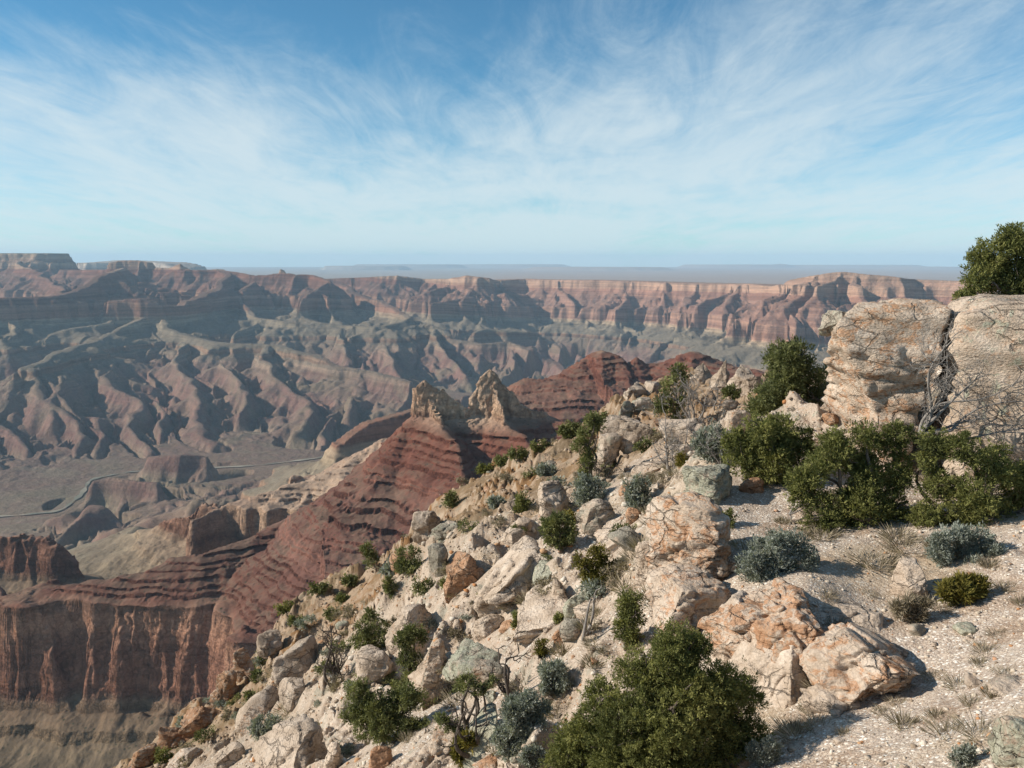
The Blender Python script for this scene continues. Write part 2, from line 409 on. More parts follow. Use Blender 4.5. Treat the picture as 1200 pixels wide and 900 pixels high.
for k, wdt, p in allr:
    xs = [q[0] for q in p]; ys = [q[1] for q in p]; reach = min(1500, max(q[2] for q in p) + 1460) / k + wdt
    xa, xb, ya, yb = min(xs) - reach, max(xs) + reach, min(ys) - reach, max(ys) + reach
    ra = max(math.hypot(max(xa, -xb, 0), max(ya, 0)), R0); rb = math.hypot(max(abs(xa), abs(xb)), yb)
    i_a = max(int((math.log(ra) - lr[0]) / (lr[1] - lr[0])) - 1, 0); i_b = min(int((math.log(max(rb, R0)) - lr[0]) / (lr[1] - lr[0])) + 2, NRA)
    c1 = [math.atan2(u_, max(v_, 1.)) for u_ in (xa, xb) for v_ in (max(ya, 1.), yb)]
    j_a = max(int((min(c1) + AZ) / (2 * AZ) * (NCA - 1)) - 1, 0); j_b = min(int((max(c1) + AZ) / (2 * AZ) * (NCA - 1)) + 2, NCA)
    if i_a >= i_b or j_a >= j_b: continue
    s_ = (slice(i_a, i_b), slice(j_a, j_b)); xw_, yw_ = XW[s_], YW[s_]
    m = (xw_ > xa) & (xw_ < xb) & (yw_ > ya) & (yw_ < yb)
    if not m.any(): continue
    d, hsp = poly_dist(xw_[m], yw_[m], p)
    dp_ = k * np.maximum(d - wdt, 0); nw = (hsp - dp_).astype(F4); H_, D_ = H0[s_], DEP[s_]; old = H_[m]
    D_[m] = np.where(nw > old, dp_, D_[m]); H_[m] = np.maximum(old, nw)
# the plateau behind the eastern wall
d, zsp = poly_dist(XW, YW, rim)
ring = [(p[0], p[1]) for p in rim] + [(90000., 9000.), (90000., 99000.), (rim[0][0] / rim[0][1] * 99000., 99000.)]
ins = np.zeros(X.shape, bool)
for (ax, ay), (bx_, by_) in zip(ring, ring[1:] + ring[:1]):
    c = (ay > YW) != (by_ > YW)
    with np.errstate(divide='ignore', invalid='ignore'):
        ins ^= c & (XW < (bx_ - ax) * (YW - ay) / (by_ - ay + 1e-9) + ax)
zin = np.maximum(zsp - .03 * d + 5, -650 + 45 * fbm2(X / 7000, Y / 7000, 3, 43))
nw = TI(zsp - OFF) - .6 * d; DEP = np.where(ins, 0, np.where(nw > H0, .6 * d, DEP)).astype(F4)
H0 = np.where(ins, TI(zin - OFF), np.maximum(H0, nw)).astype(F4)
# far low mesas on the horizon
for pxm, wpx, ym, hm in ((430, 45, 62000, 260), (700, 75, 60000, 190), (480, 60, 75000, 330), (860, 60, 80000, 300), (1080, 40, 70000, 160), (990, 80, 82000, 260), (600, 60, 85000, 300)):
    cx = (pxm - 600) / FPX * ym; ww = wpx / FPX * ym
    q = np.maximum(np.hypot((XW - cx) / ww, (YW - ym) / 2500) - 1, 0)
    H0 = np.maximum(H0, H0 + (hm * np.clip(1 - q * 6, 0, 1))).astype(F4)

# rows of the mesh: closer together where the land is seen at a steep angle
Zc = T(H0) + OFF
scr = Zc / (np.hypot(X, Y))
vis = scr >= np.maximum.accumulate(np.concatenate([np.full((1, NCA), -9, F4), scr[:-1]]), 0) - 2e-3
dw = np.abs(np.diff(scr, axis=0, prepend=scr[:1])) * np.where(vis, 1.0, .22)
dw = dw + 0.10 / NRA
ker = np.ones(41) / 41
dwp = np.pad(dw, ((0, 0), (20, 20)), mode='edge')
cs = np.cumsum(dwp, 1); dw = (cs[:, 40:] - np.concatenate([np.zeros((NRA, 1)), cs[:, :-41]], 1)) / 41
RSPLIT = 3000.0
dw[rr < RSPLIT * .985] = 0
cum = np.cumsum(dw, 0); cum = (cum - cum[:1]) / (cum[-1:] - cum[:1])
# gradient of the smooth land, in x and y
gr = np.gradient(H0, lr, axis=0) / rr[:, None]; ga = np.gradient(H0, az, axis=1) / rr[:, None]
GX = gr * np.sin(az) + ga * np.cos(az); GY = gr * np.cos(az) - ga * np.sin(az)
def gullies(x, y, gx, gy, wl, seed):
    """ridges and gullies of wavelength wl that run down the slope; returns height -1..1 and its gradient"""
    px, py = x / wl, y / wl; ix = np.floor(px); iy = np.floor(py); fx = px - ix; fy = py - iy
    gl = np.sqrt(gx * gx + gy * gy) + 1e-4
    sx, sy = -gy / gl * 2.6, gx / gl * 2.6
    s = np.zeros_like(px); ddx = np.zeros_like(px); ddy = np.zeros_like(px); wt = np.full_like(px, 1e-5)
    ix = ix.astype(np.int64); iy = iy.astype(np.int64)
    for i in (-1, 0, 1):
        for j in (-1, 0, 1):
            hh = _hash(ix + i, iy + j, None, seed)
            ox = (hh & np.uint32(1023)).astype(F4) / 1023 * .8 + .1; oy = ((hh >> np.uint32(10)) & np.uint32(1023)).astype(F4) / 1023 * .8 + .1
            ph = ((hh >> np.uint32(20)) & np.uint32(1023)).astype(F4) * (6.283 / 1023)
            vx = fx - i - ox; vy = fy - j - oy
            q = np.maximum(1.4 - np.sqrt(vx * vx + vy * vy), 0) ** 2
            a = vx * sx + vy * sy + ph * .6
            c, sn = np.cos(a), np.sin(a)
            s += q * c; ddx -= q * sn * sx; ddy -= q * sn * sy; wt += q
    s = s / wt; tri = np.arcsin(np.clip(s, -.985, .985)) * (2 / np.pi); dt = (2 / np.pi) / np.sqrt(1 - np.clip(s, -.93, .93) ** 2)
    return tri, dt * ddx / wt / wl, dt * ddy / wt / wl

def patch(IDX, JF):
    """a piece of the land: IDX row numbers (nr, nc) and JF column numbers (nc) in the coarse table -> verts, strat, dust"""
    j0 = np.minimum(JF.astype(int), NCA - 2); jt = (JF - j0).astype(F4); J = np.broadcast_to(j0, IDX.shape)
    i0 = np.clip(IDX.astype(int), 0, NRA - 2); it = (IDX - i0).astype(F4)
    def samp(A):
        p = A[i0, J] * (1 - jt) + A[i0, J + 1] * jt; q = A[i0 + 1, J] * (1 - jt) + A[i0 + 1, J + 1] * jt
        return (p * (1 - it) + q * it).astype(F4)
    r_ = np.exp(lr[0] + IDX * (lr[1] - lr[0])); az_ = (-AZ + JF * (2 * AZ / (NCA - 1)))[None]
    x = (r_ * np.sin(az_)).astype(F4); y = (r_ * np.cos(az_)).astype(F4)
    h = samp(H0); gx = samp(GX); gy = samp(GY); offv = samp(OFF) + ((r_ < 3000) * 10 * fbm2(x / 75, y / 75, 4, 199)).astype(F4) * sstep(3000, 2400, r_); drv = samp(dr.astype(F4)); dep = samp(DEP)
    bx, by = gx, gy
    fw = sstep(2700, 3400, r_).astype(F4)
    flat = np.clip(np.hypot(gx, gy) / .45, 0, 1) ** 1.9
    def erode(h, gx, gy, wt, wls, amp, seed, dmin):
        if not (wt > 0).any(): return h, gx, gy
        for o, wl in enumerate(wls):
            g, d1, d2 = gullies(x, y, gx, gy, wl, seed + o)
            am = amp[o] * wl * flat * wt * sstep(0, dmin * (1 if o == 0 else .6 if o == 1 else .35), dep)
            h = h + (g - .35) * am; gx = gx + d1 * am * .5; gy = gy + d2 * am * .5
        return h, gx, gy
    h, gx, gy = erode(h, gx, gy, fw, (420, 200, 95, 45), (.34, .36, .32, .2), 61, 60)
    h, gx, gy = erode(h, gx, gy, 1 - fw, (110, 50), (.06, .05), 71, 30)
    crest = sstep(0, 30, dep)
    nz = 0
    if (fw < 1).any(): nz = nz + (1 - fw) * (7.0 * fbm2(x / 90, y / 90, 3, 83, gain=.45, ridged=True) + 3.6 * fbm2(x / 45, y / 45, 3, 81) + 2.2 * fbm2(x / 13, y / 13, 3, 85))
    if (fw > 0).any(): nz = nz + fw * 6 * fbm2(x / 150, y / 150, 4, 91)
    rw = sstep(-14, 4, TI(-600) - h) * sstep(-14, 4, h - TI(-770)) * (1 - fw)
    if (rw > 0).any(): nz = nz * (1 - rw) + rw * (54 * fbm2(x / 120, y / 120, 2, 183) + 3 * fbm2(x / 60, y / 60, 2, 185, ridged=True) + 1.0 * fbm2(x / 16, y / 16, 2, 187))
    h = h + nz * (.15 + .85 * flat) * (.2 + .8 * crest)
    tal = sstep(.12, .46, fbm2(x / 70, y / 70, 3, 171) + .35 * fbm2(x / 14, y / 14, 2, 173)) * .9 * (1 - fw)
    strat = (T(h) * (1 - tal) + TS(h) * tal).astype(F4); zv = strat + offv
    zv = zv + (1 - fw) * .8 * fbm2(x / 6, y / 6, 3, 95) + fw * 4 * fbm2(x / 60, y / 60, 3, 96)
    # joints and broken faces on the cliffs
    st = sstep(1.5, 4.5, (T(h + .6) - T(h - .6)) / 1.2) * (1 - fw) * (1 - tal)
    if (fw < 1).any():
        gl = np.hypot(bx, by) + 1e-4
        n1 = fbm3(x / 24, y / 24, zv / 40, 3, 151); n2 = np.tanh(5 * fbm3(x / 9, y / 9, zv / 16, 2, 155)); n3 = fbm3(x / 60, y / 60, zv / 9, 2, 157)
        n4 = np.minimum(fbm2(x / 65 + .3 * n1, y / 65, 3, 161) + .02, 0)
        n5 = np.tanh(4 * fbm2(zv / 15 + n1, zv * 0 + .3 * n2, 2, 163)) * (.6 + n1)
        n6 = np.tanh(6 * fbm3(x / 20, y / 20, zv / 11, 3, 167))
        dd = st * (2.6 * n1 + .8 * n2 + 4.0 * n3 + 1.2 * n5 + 1.2 * n6 + 30 * n4)
        cp = np.exp(-((x + 95) ** 2 + (y - 1603) ** 2) / 95. ** 2) * sstep(-292, -272, strat)
        dd = dd + cp * (3.4 * np.tanh(4 * fbm3(x / 13, y / 13, zv / 15, 2, 191)) + 1.6 * np.tanh(5 * fbm3(x / 6, y / 6, zv / 6, 2, 195)))
        x = x - bx / gl * dd; y = y - by / gl * dd
    flood = sstep(140, 60, drv) * (r_ > 3500) * (y < 12400)
    zv = zv * (1 - flood) + (-1456.0) * flood
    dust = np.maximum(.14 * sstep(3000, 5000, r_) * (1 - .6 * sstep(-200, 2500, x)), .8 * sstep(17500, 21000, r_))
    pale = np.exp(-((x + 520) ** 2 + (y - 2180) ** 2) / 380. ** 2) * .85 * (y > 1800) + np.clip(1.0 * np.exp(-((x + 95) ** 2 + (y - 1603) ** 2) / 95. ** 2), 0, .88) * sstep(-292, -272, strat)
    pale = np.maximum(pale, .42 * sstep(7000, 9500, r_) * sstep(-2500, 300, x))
    return np.stack([x, y, zv], -1).reshape(-1, 3), strat, dust, pale
def canyon_material():
    m = Mat('canyon_rock', .95, .05)
    st = m.attr('strat'); nrm = m.n('ShaderNodeNewGeometry').outputs['Normal']
    wob = m.math('MULTIPLY', m.math('SUBTRACT', m.noise(m.pos, .004, 5, .6), .5), 60)
    s = m.math('ADD', st, wob)
    f = lambda v: (v + 1500) / 1600
    K = [(-1500, (.30, .25, .18)), (-1440, (.27, .20, .15)), (-1380, (.22, .115, .095)), (-1300, (.26, .145, .115)), (-1240, (.21, .11, .09)), (-1150, (.25, .17, .13)), (-1065, (.21, .17, .13)), (-1058, (.22, .14, .10)), (-1012, (.25, .17, .12)),
         (-1005, (.215, .185, .14)), (-860, (.225, .19, .14)), (-840, (.33, .27, .19)), (-780, (.33, .24, .17)), (-765, (.235, .122, .086)), (-690, (.25, .132, .094)), (-640, (.285, .165, .118)), (-604, (.26, .152, .108)), (-596, (.175, .084, .062)),
         (-540, (.148, .069, .053)), (-500, (.19, .097, .076)), (-440, (.143, .065, .051)), (-400, (.185, .095, .074)), (-350, (.158, .068, .05)), (-275, (.19, .078, .054)), (-266, (.36, .225, .155)), (-165, (.38, .265, .19)), (-155, (.30, .19, .135)),
         (-105, (.31, .20, .145)), (-95, (.35, .245, .175)), (0, (.35, .26, .19)), (12, (.20, .19, .12)), (100, (.16, .17, .10))]
    col = m.ramp(m.math('MULTIPLY_ADD', s, 1 / 1600) if False else m.math('DIVIDE', m.math('ADD', s, 1500), 1600), [(f(a), c) for a, c in K])
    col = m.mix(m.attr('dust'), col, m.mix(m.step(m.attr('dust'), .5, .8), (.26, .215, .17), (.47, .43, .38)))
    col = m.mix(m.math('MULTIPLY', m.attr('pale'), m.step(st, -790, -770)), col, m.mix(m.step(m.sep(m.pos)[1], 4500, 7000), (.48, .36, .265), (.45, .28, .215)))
    nearf = m.math('MULTIPLY', m.step(m.sep(m.pos)[1], 2500, 1700), m.step(st, -760, -790))
    col = m.mix(nearf, col, m.mix(1.0, col, (.56, .52, .49), 'MULTIPLY'))
    steep_ = m.step(m.sep(nrm)[2], .90, .62)
    # thin beds
    pz = m.sep(m.pos)
    cz = m.n('ShaderNodeCombineXYZ'); m.put(cz.inputs[0], m.math('MULTIPLY', pz[0], .0012)); m.put(cz.inputs[1], m.math('MULTIPLY', pz[1], .0012)); m.put(cz.inputs[2], m.math('MULTIPLY', st, .055))
    beds = m.noise(cz.outputs[0], 1.0, 6, .7)
    col = m.mix(m.math('MULTIPLY', steep_, m.step(beds, .38, .68, 0, .55)), col, m.mix(1.0, col, (1.3, 1.26, 1.2), 'MULTIPLY'))
    col = m.mix(m.math('MULTIPLY', m.math('MULTIPLY_ADD', steep_, .8) if False else m.math('ADD', m.math('MULTIPLY', steep_, .8), .2), m.step(beds, .52, .30, 0, .6)), col, m.mix(1.0, col, (.55, .5, .48), 'MULTIPLY'))
    cw = m.n('ShaderNodeCombineXYZ'); m.put(cw.inputs[0], m.math('MULTIPLY', pz[0], .0004)); m.put(cw.inputs[1], m.math('MULTIPLY', pz[1], .0004)); m.put(cw.inputs[2], m.math('MULTIPLY', st, .017))
    wide = m.noise(cw.outputs[0], 1.0, 3, .6)
    col = m.mix(m.math('MULTIPLY', steep_, .8), col, m.mix(1.0, col, m.ramp(wide, [(.32, (.62, .56, .54)), (.5, (1., 1., 1.)), (.66, (1.38, 1.34, 1.28))]), 'MULTIPLY'))
    lowm = m.math('MULTIPLY', m.step(st, -1080, -1200), .6)
    col = m.mix(lowm, col, m.ramp(m.noise(m.pos, .0016, 6, .62, .6), [(.36, (.20, .185, .125)), (.48, (.24, .175, .14)), (.56, (.20, .115, .10)), (.66, (.27, .22, .165))]))
    # debris on the gentler slopes
    nz_ = m.sep(nrm)[2]
    big = m.noise(m.pos, .012, 6, .65)
    tal = m.math('MULTIPLY', m.step(nz_, .62, .93), m.step(big, .35, .62))
    col = m.mix(m.math('MULTIPLY', tal, m.math('MULTIPLY', m.math('SUBTRACT', 1.0, m.attr('pale')), .55)), col, (.19, .145, .105))
    mott = m.noise(m.pos, .05, 6, .7)
    col = m.mix(m.step(mott, .35, .7, 0, .5), m.mix(1.0, col, (.78, .76, .74), 'MULTIPLY'), m.mix(1.0, col, (1.3, 1.25, 1.2), 'MULTIPLY'))
    # scattered desert scrub
    v = m.voro(m.pos, .10); ok = m.noise(m.pos, .02, 3, .6)
    col = m.mix(m.math('MULTIPLY', m.math('MULTIPLY', m.step(v, .27, .17), m.step(nz_, .6, .8)), m.step(ok, .42, .6, 0, .75)), col, (.05, .055, .035))
    bh = m.math('ADD', m.math('MULTIPLY', beds, m.math('ADD', m.math('MULTIPLY', steep_, 1.4), .1)), m.noise(m.mapping(m.pos, (1, 1, .8)), .09, 8, .75))
    jw = m.n('ShaderNodeVectorMath', operation='MULTIPLY_ADD'); m.put(jw.inputs[0], m.noise(m.pos, .05, 5, .65, out='Color')); jw.inputs[1].default_value = (22, 22, 22); m.put(jw.inputs[2], m.pos)
    j1 = m.voro(m.mapping(jw.outputs[0], (1, 1, .45)), .05, 'DISTANCE_TO_EDGE'); j2 = m.voro(m.mapping(jw.outputs[0], (1, 1, 1.6)), .15, 'DISTANCE_TO_EDGE'); c2 = m.sep(m.voro(m.mapping(jw.outputs[0], (1, 1, 1.6)), .15, out='Color'))[0]
    near_ = m.math('MULTIPLY', m.step(pz[1], 3200, 2400), m.step(m.sep(nrm)[2], .72, .45))
    jg = m.math('MULTIPLY', near_, m.math('MAXIMUM', m.step(j1, .07, .01), m.math('MULTIPLY', m.step(j2, .06, .01), .6)))
    col = m.mix(m.math('MULTIPLY', jg, .28), col, m.mix(1.0, col, (.35, .32, .3), 'MULTIPLY'))
    col = m.mix(m.math('MULTIPLY', near_, .5), col, m.mix(1.0, col, m.ramp(c2, [(0, (.72, .68, .66)), (.6, (1.0, 1.0, 1.0)), (1, (1.35, 1.28, 1.2))]), 'MULTIPLY'))
    nb = m.bump(m.math('SUBTRACT', bh, m.math('MULTIPLY', m.math('SUBTRACT', jg, m.math('MULTIPLY', m.math('MULTIPLY', c2, near_), .8)), 1.0)), .85, 2.6)
    fy = m.step(pz[1], 3200, 5200)
    nb = m.bump(m.math('MULTIPLY', m.noise(m.mapping(m.pos, (1, 1, .6)), .016, 9, .72), fy), .9, 34.0, nb)
    return m.fin(col, nb)
canyon_mat = canyon_material()
NR, NC = 1050, 1380
tt = np.linspace(0, 1, NR); idx = np.stack([np.interp(tt, cum[:, j], np.arange(NRA)) for j in range(NCA)], 1).astype(F4)
JF = np.linspace(0, NCA - 1, NC); j0 = np.minimum(JF.astype(int), NCA - 2); jt = (JF - j0).astype(F4)
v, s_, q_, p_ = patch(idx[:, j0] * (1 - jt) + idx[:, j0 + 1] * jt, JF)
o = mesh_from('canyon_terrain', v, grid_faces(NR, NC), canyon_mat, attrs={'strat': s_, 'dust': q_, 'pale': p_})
setattrs(o, 'wide layered canyon of buttes and spurs stretching to the horizon', 'canyon', kind='structure')
rn = np.concatenate([np.geomspace(R0, 1180, 140, endpoint=False), np.arange(1180, 1720, .8), np.arange(1720, 2750, 2.2), np.geomspace(2750, RSPLIT * 1.004, 60)])
JF = np.linspace(0, int(NCA * .80), 1120)
v, s_, q_, p_ = patch(np.repeat(((np.log(rn) - lr[0]) / (lr[1] - lr[0]))[:, None], len(JF), 1).astype(F4), JF)
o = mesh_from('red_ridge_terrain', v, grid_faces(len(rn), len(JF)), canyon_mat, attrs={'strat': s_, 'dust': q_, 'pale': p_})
setattrs(o, 'red ledgy ridge and banded cliff just beyond the stony slope', 'ridge', kind='structure')

# the river
rp = np.array([(p[0], p[1]) for p in river_pts]); tseg = np.linspace(0, len(rp) - 1, 240)
rx = np.interp(tseg, np.arange(len(rp)), rp[:, 0]); ry = np.interp(tseg, np.arange(len(rp)), rp[:, 1])
kk = np.ones(9) / 9
rx[4:-4] = np.convolve(rx, kk, 'valid'); ry[4:-4] = np.convolve(ry, kk, 'valid')
tx, ty = np.gradient(rx), np.gradient(ry); tl = np.hypot(tx, ty); nx_, ny_ = -ty / tl, tx / tl
wdt = 12 + 5 * np.sin(np.arange(240) * .31) + 5 * np.sin(np.arange(240) * .83)
rvt = np.stack([np.stack([rx + nx_ * wdt, ry + ny_ * wdt, np.full(240, -1450.)], -1), np.stack([rx - nx_ * wdt, ry - ny_ * wdt, np.full(240, -1450.)], -1)], 1).reshape(-1, 3)
m = Mat('river_water', .6, .3)
o = mesh_from('river', rvt, grid_faces(240, 2), m.fin(m.ramp(m.noise(m.pos, .006, 4), [(.42, (.17, .16, .11)), (.52, (.26, .22, .155)), (.6, (.34, .29, .21))]), m.bump(m.noise(m.pos, .05, 3), .2, 1.0)))
setattrs(o, 'muddy river winding along the canyon floor', 'river', kind='structure')

# the air: pale, even haze round everything
hz = D.materials.new('haze'); hz.use_nodes = True; hn = hz.node_tree; hn.nodes.clear()
pv = hn.nodes.new('ShaderNodeVolumePrincipled'); pv.inputs['Color'].default_value = (.56, .80, 1.0, 1); pv.inputs['Density'].default_value = HAZE if 'HAZE' in globals() else 1.6e-5
pv.inputs['Anisotropy'].default_value = 0.0
ho = hn.nodes.new('ShaderNodeOutputMaterial'); hn.links.new(pv.outputs[0], ho.inputs['Volume'])
bv = np.array([(sx, sy, sz) for sx in (-70000, 70000) for sy in (-1500, 97000) for sz in (-2300, 700)], F4)
bf = np.array([(0, 1, 3, 2), (4, 6, 7, 5), (0, 4, 5, 1), (2, 3, 7, 6), (0, 2, 6, 4), (1, 5, 7, 3)])
o = mesh_from('haze', bv, bf, hz, smooth=False); setattrs(o, 'thin blue haze filling the canyon air', 'haze', kind='stuff')
# ------------------------------------------------------------------ the stony slope in front
# the lie of the slope: points (px, py, distance) that it passes through
CTRL = [(1200, 900, 6.4), (1000, 900, 7.5), (900, 895, 8.2), (780, 910, 8.6), (1350, 700, 9.3), (1450, 900, 5.6), (1400, 560, 15), (1060, 800, 9.5), (900, 830, 9.7), (940, 690, 11.5), (1000, 700, 11.6), (1200, 720, 10.2),
        (910, 665, 12.8), (1100, 640, 13.0), (1180, 640, 12.6), (830, 592, 15.6), (900, 590, 15.8), (960, 508, 18.6), (1080, 540, 17.6), (1200, 545, 16.4), (1330, 500, 17), (860, 690, 12.2),
        (740, 752, 12.7), (800, 775, 11.6), (860, 810, 10.4), (775, 700, 13.4), (750, 622, 16.2), (650, 645, 19), (700, 690, 15.5), (600, 600, 27), (550, 665, 22), (480, 725, 22), (560, 800, 15.5), (640, 850, 12), (640, 740, 15.6), (560, 730, 18.5), (430, 860, 17), (340, 885, 18),
        (200, 897, 27), (700, 560, 29), (780, 520, 27), (840, 480, 29), (820, 545, 20), (520, 620, 40), (420, 702, 38), (380, 765, 28), (600, 560, 44), (480, 850, 14.5), (560, 890, 11.6), (300, 900, 20), (700, 640, 18.5), (250, 870, 30),
        (1000, 430, 30), (1120, 385, 26), (1200, 362, 26), (1350, 340, 26)]
EDGE = [(128, 898, 36), (180, 872, 36), (235, 838, 36), (300, 790, 38), (322, 722, 46), (400, 676, 50), (470, 642, 54), (495, 598, 56), (545, 568, 60), (580, 550, 62), (640, 524, 62), (690, 506, 60), (735, 466, 56), (790, 444, 52), (850, 446, 46), (885, 440, 42), (930, 440, 38)]
cps = [(p, Yd, (lambda a: a[1] / a[0])(ratio(q))) for p, q, Yd in CTRL + EDGE]
for p, Yd, r0_ in ((60, 25, -.74), (0, 32, -.80), (-200, 32, -.95), (100, 18, -.84), (-200, 18, -1.05), (1600, 12, -.42), (1400, 40, -.06), (1000, 40, -.13),
                   (0, 10, -.95), (400, 9, -.90), (700, 6, -.95), (1000, 4.5, -1.05), (1300, 4.5, -1.0), (-300, 8, -1.2)):
    cps.append((p, Yd, r0_))
cps = np.array(cps); SU, SW = 260.0, .42
pu = np.stack([cps[:, 0] / SU, np.log(cps[:, 1]) / SW], 1); n = len(pu)
def tps(r2): return np.where(r2 > 1e-9, .5 * r2 * np.log(r2 + 1e-12), 0)
A = np.zeros((n + 3, n + 3)); dx = pu[:, None, 0] - pu[None, :, 0]; dy = pu[:, None, 1] - pu[None, :, 1]
A[:n, :n] = tps(dx * dx + dy * dy) + .004 * np.eye(n); A[:n, n] = 1; A[:n, n + 1:] = pu; A[n:, :n] = A[:n, n:].T
WT = np.linalg.solve(A, np.concatenate([cps[:, 2], [0, 0, 0]]))
def smooth_raw(u, w_):
    s = WT[n] + WT[n + 1] * u + WT[n + 2] * w_
    for i in range(n):
        r2 = (u - pu[i, 0]) ** 2 + (w_ - pu[i, 1]) ** 2
        s = s + (WT[i] * .5) * r2 * np.log(r2 + 1e-9)
    return s
_lu = np.linspace(-900, 2100, 420) / SU; _lw = np.log(np.geomspace(2.5, 260, 420)) / SW
_Y = np.exp(_lw * SW); _px = _lu * SU
_ye = np.interp(_px, [-500] + [q[0] for q in EDGE] + [1000, 1200, 1500], [34] + [q[2] for q in EDGE] + [33, 30, 30])
_ye = np.convolve(np.pad(_ye, 6, mode='edge'), np.ones(13) / 13, 'valid')
_sl = np.interp(_px, [-500, 900, 1000, 1200], [1.35, 1.3, .9, .55])
_lut = smooth_raw(*np.meshgrid(_lu, np.minimum(_lw, np.log(70) / SW)))
_edge = smooth_raw(_lu, np.log(_ye) / SW)
_q = np.maximum(_Y[:, None] - _ye[None], 0)
_beyond = (_edge * _ye - _sl * (np.sqrt(_q * _q + .6) - .775)) / _Y[:, None]           # past the edge the slope breaks off
_lut = np.where(_q > 0, _beyond, _lut).astype(F4)
def bil(T_, fu, fw):
    fu = np.clip(fu, 0, T_.shape[1] - 1.001); fw = np.clip(fw, 0, T_.shape[0] - 1.001)
    iu = fu.astype(int); iw = fw.astype(int); a = fu - iu; b_ = fw - iw
    return (T_[iw, iu] * (1 - a) + T_[iw, iu + 1] * a) * (1 - b_) + (T_[iw + 1, iu] * (1 - a) + T_[iw + 1, iu + 1] * a) * b_
def smooth_ground(x, y):
    x = np.asarray(x, np.float64); y = np.maximum(np.asarray(y, np.float64), .5)
    z0 = -.5 * y
    for _ in range(3):                                   # a column of the picture leans with the height, so settle it
        px = 600 + FPX * x / np.maximum(y * CP - z0 * SP, .3)
        z0 = y * bil(_lut, (px / SU - _lu[0]) / (_lu[1] - _lu[0]), (np.log(y) / SW - _lw[0]) / (_lw[1] - _lw[0]))
    return z0
def blocks(x, y, scale, seed, tilt=.5):
    """broken rock: every cell a tilted slab"""
    px, py = x / scale, y / scale; ix = np.floor(px).astype(np.int64); iy = np.floor(py).astype(np.int64)
    best = np.full(px.shape, 9., F4); sec = best.copy(); val = np.zeros(px.shape, F4)
    for i in (-1, 0, 1):
        for j in (-1, 0, 1):
            hh = _hash(ix + i, iy + j, None, seed); u = lambda k: ((hh >> np.uint32(k)) & np.uint32(255)).astype(F4) / 255
            cx = ix + i + u(0); cyy = iy + j + u(8); ddx = px - cx; ddy = py - cyy; d = ddx * ddx + ddy * ddy
            v = u(16) - .5 + tilt * ((u(24) - .5) * 2 * ddx + (u(4) - .5) * 2 * ddy)
            m = d < best
            sec = np.where(m, best, np.minimum(sec, d)); val = np.where(m, v, val); best = np.where(m, d, best)
    edge = np.sqrt(sec) - np.sqrt(best)
    return val, edge
def gravelly(x, y):
    """1 on the smooth gravel of the near right, 0 on broken rock"""
    g = sstep(-.6, .9, x - (y - 8) * .14 - 1.4 + 1.1 * fbm2(x / 3, y / 3, 2, 131)) * sstep(19, 16, y)
    return g
def ground(x, y):
    x = np.asarray(x, F4); y = np.asarray(y, F4); r = np.hypot(x, y)
    g = gravelly(x, y); rough = 1 - .88 * g
    z_ = smooth_ground(x, y).astype(F4)
    far = sstep(16, 45, r)
    wx_ = x + .5 * fbm2(x / 1.5, y / 1.5, 2, 7); wy_ = y + .5 * fbm2(x / 1.5, y / 1.5, 2, 9)
    z_ = z_ + (.45 * far + .18) * rough * fbm2(x / 5, y / 5, 4, 101)
    msk = sstep(-.35, .1, fbm2(x / 6, y / 6, 3, 105)) * rough
    for sc_, amp, sd in ((3.4, .95, 111), (1.4, .60, 112), (.55, .26, 113), (.25, .10, 114)):
        v, ed = blocks(wx_, wy_, sc_, sd, .7)
        z_ = z_ + amp * (msk * .8 + .14 * rough) * (v * (1 + far * .45)) * sstep(0, .34, ed)
    z_ = z_ + .035 * (1 + far) * fbm2(x / .35, y / .35, 3, 121) * (.5 + .5 * rough)
    return z_
FAZ = R(63)
def adaptive(fn, r0, r1, NRa, NCa, NR, NC, base=.12, hid=.3):
    azc = np.linspace(-FAZ, FAZ, NCa); lrc = np.linspace(math.log(r0), math.log(r1), NRa); rc = np.exp(lrc)
    Xc = rc[:, None] * np.sin(azc); Yc = rc[:, None] * np.cos(azc)
    s_ = fn(Xc, Yc) / rc[:, None]
    v_ = s_ >= np.maximum.accumulate(np.concatenate([np.full((1, NCa), -9), s_[:-1]]), 0) - 4e-3
    d_ = np.abs(np.diff(s_, axis=0, prepend=s_[:1])) * np.where(v_, 1, hid) + base / NRa
    dp = np.pad(d_, ((0, 0), (10, 10)), mode='edge'); c_ = np.cumsum(dp, 1); d_ = (c_[:, 20:] - np.concatenate([np.zeros((NRa, 1)), c_[:, :-21]], 1)) / 21
    cu = np.cumsum(d_, 0); cu = (cu - cu[:1]) / (cu[-1:] - cu[:1]); t_ = np.linspace(0, 1, NR)
    jj = np.linspace(0, NCa - 1, NC); a0 = np.minimum(jj.astype(int), NCa - 2); at_ = jj - a0
    L = np.stack([np.interp(t_, cu[:, j], lrc) for j in range(NCa)], 1)
    L = L[:, a0] * (1 - at_) + L[:, a0 + 1] * at_
    r = np.exp(L); a = np.linspace(-FAZ, FAZ, NC)
    return (r * np.sin(a)).astype(F4), (r * np.cos(a)).astype(F4)
gx_, gy_ = adaptive(smooth_ground, 2.2, 170.0, 320, 340, 1150, 1560)
gz_ = ground(gx_, gy_)
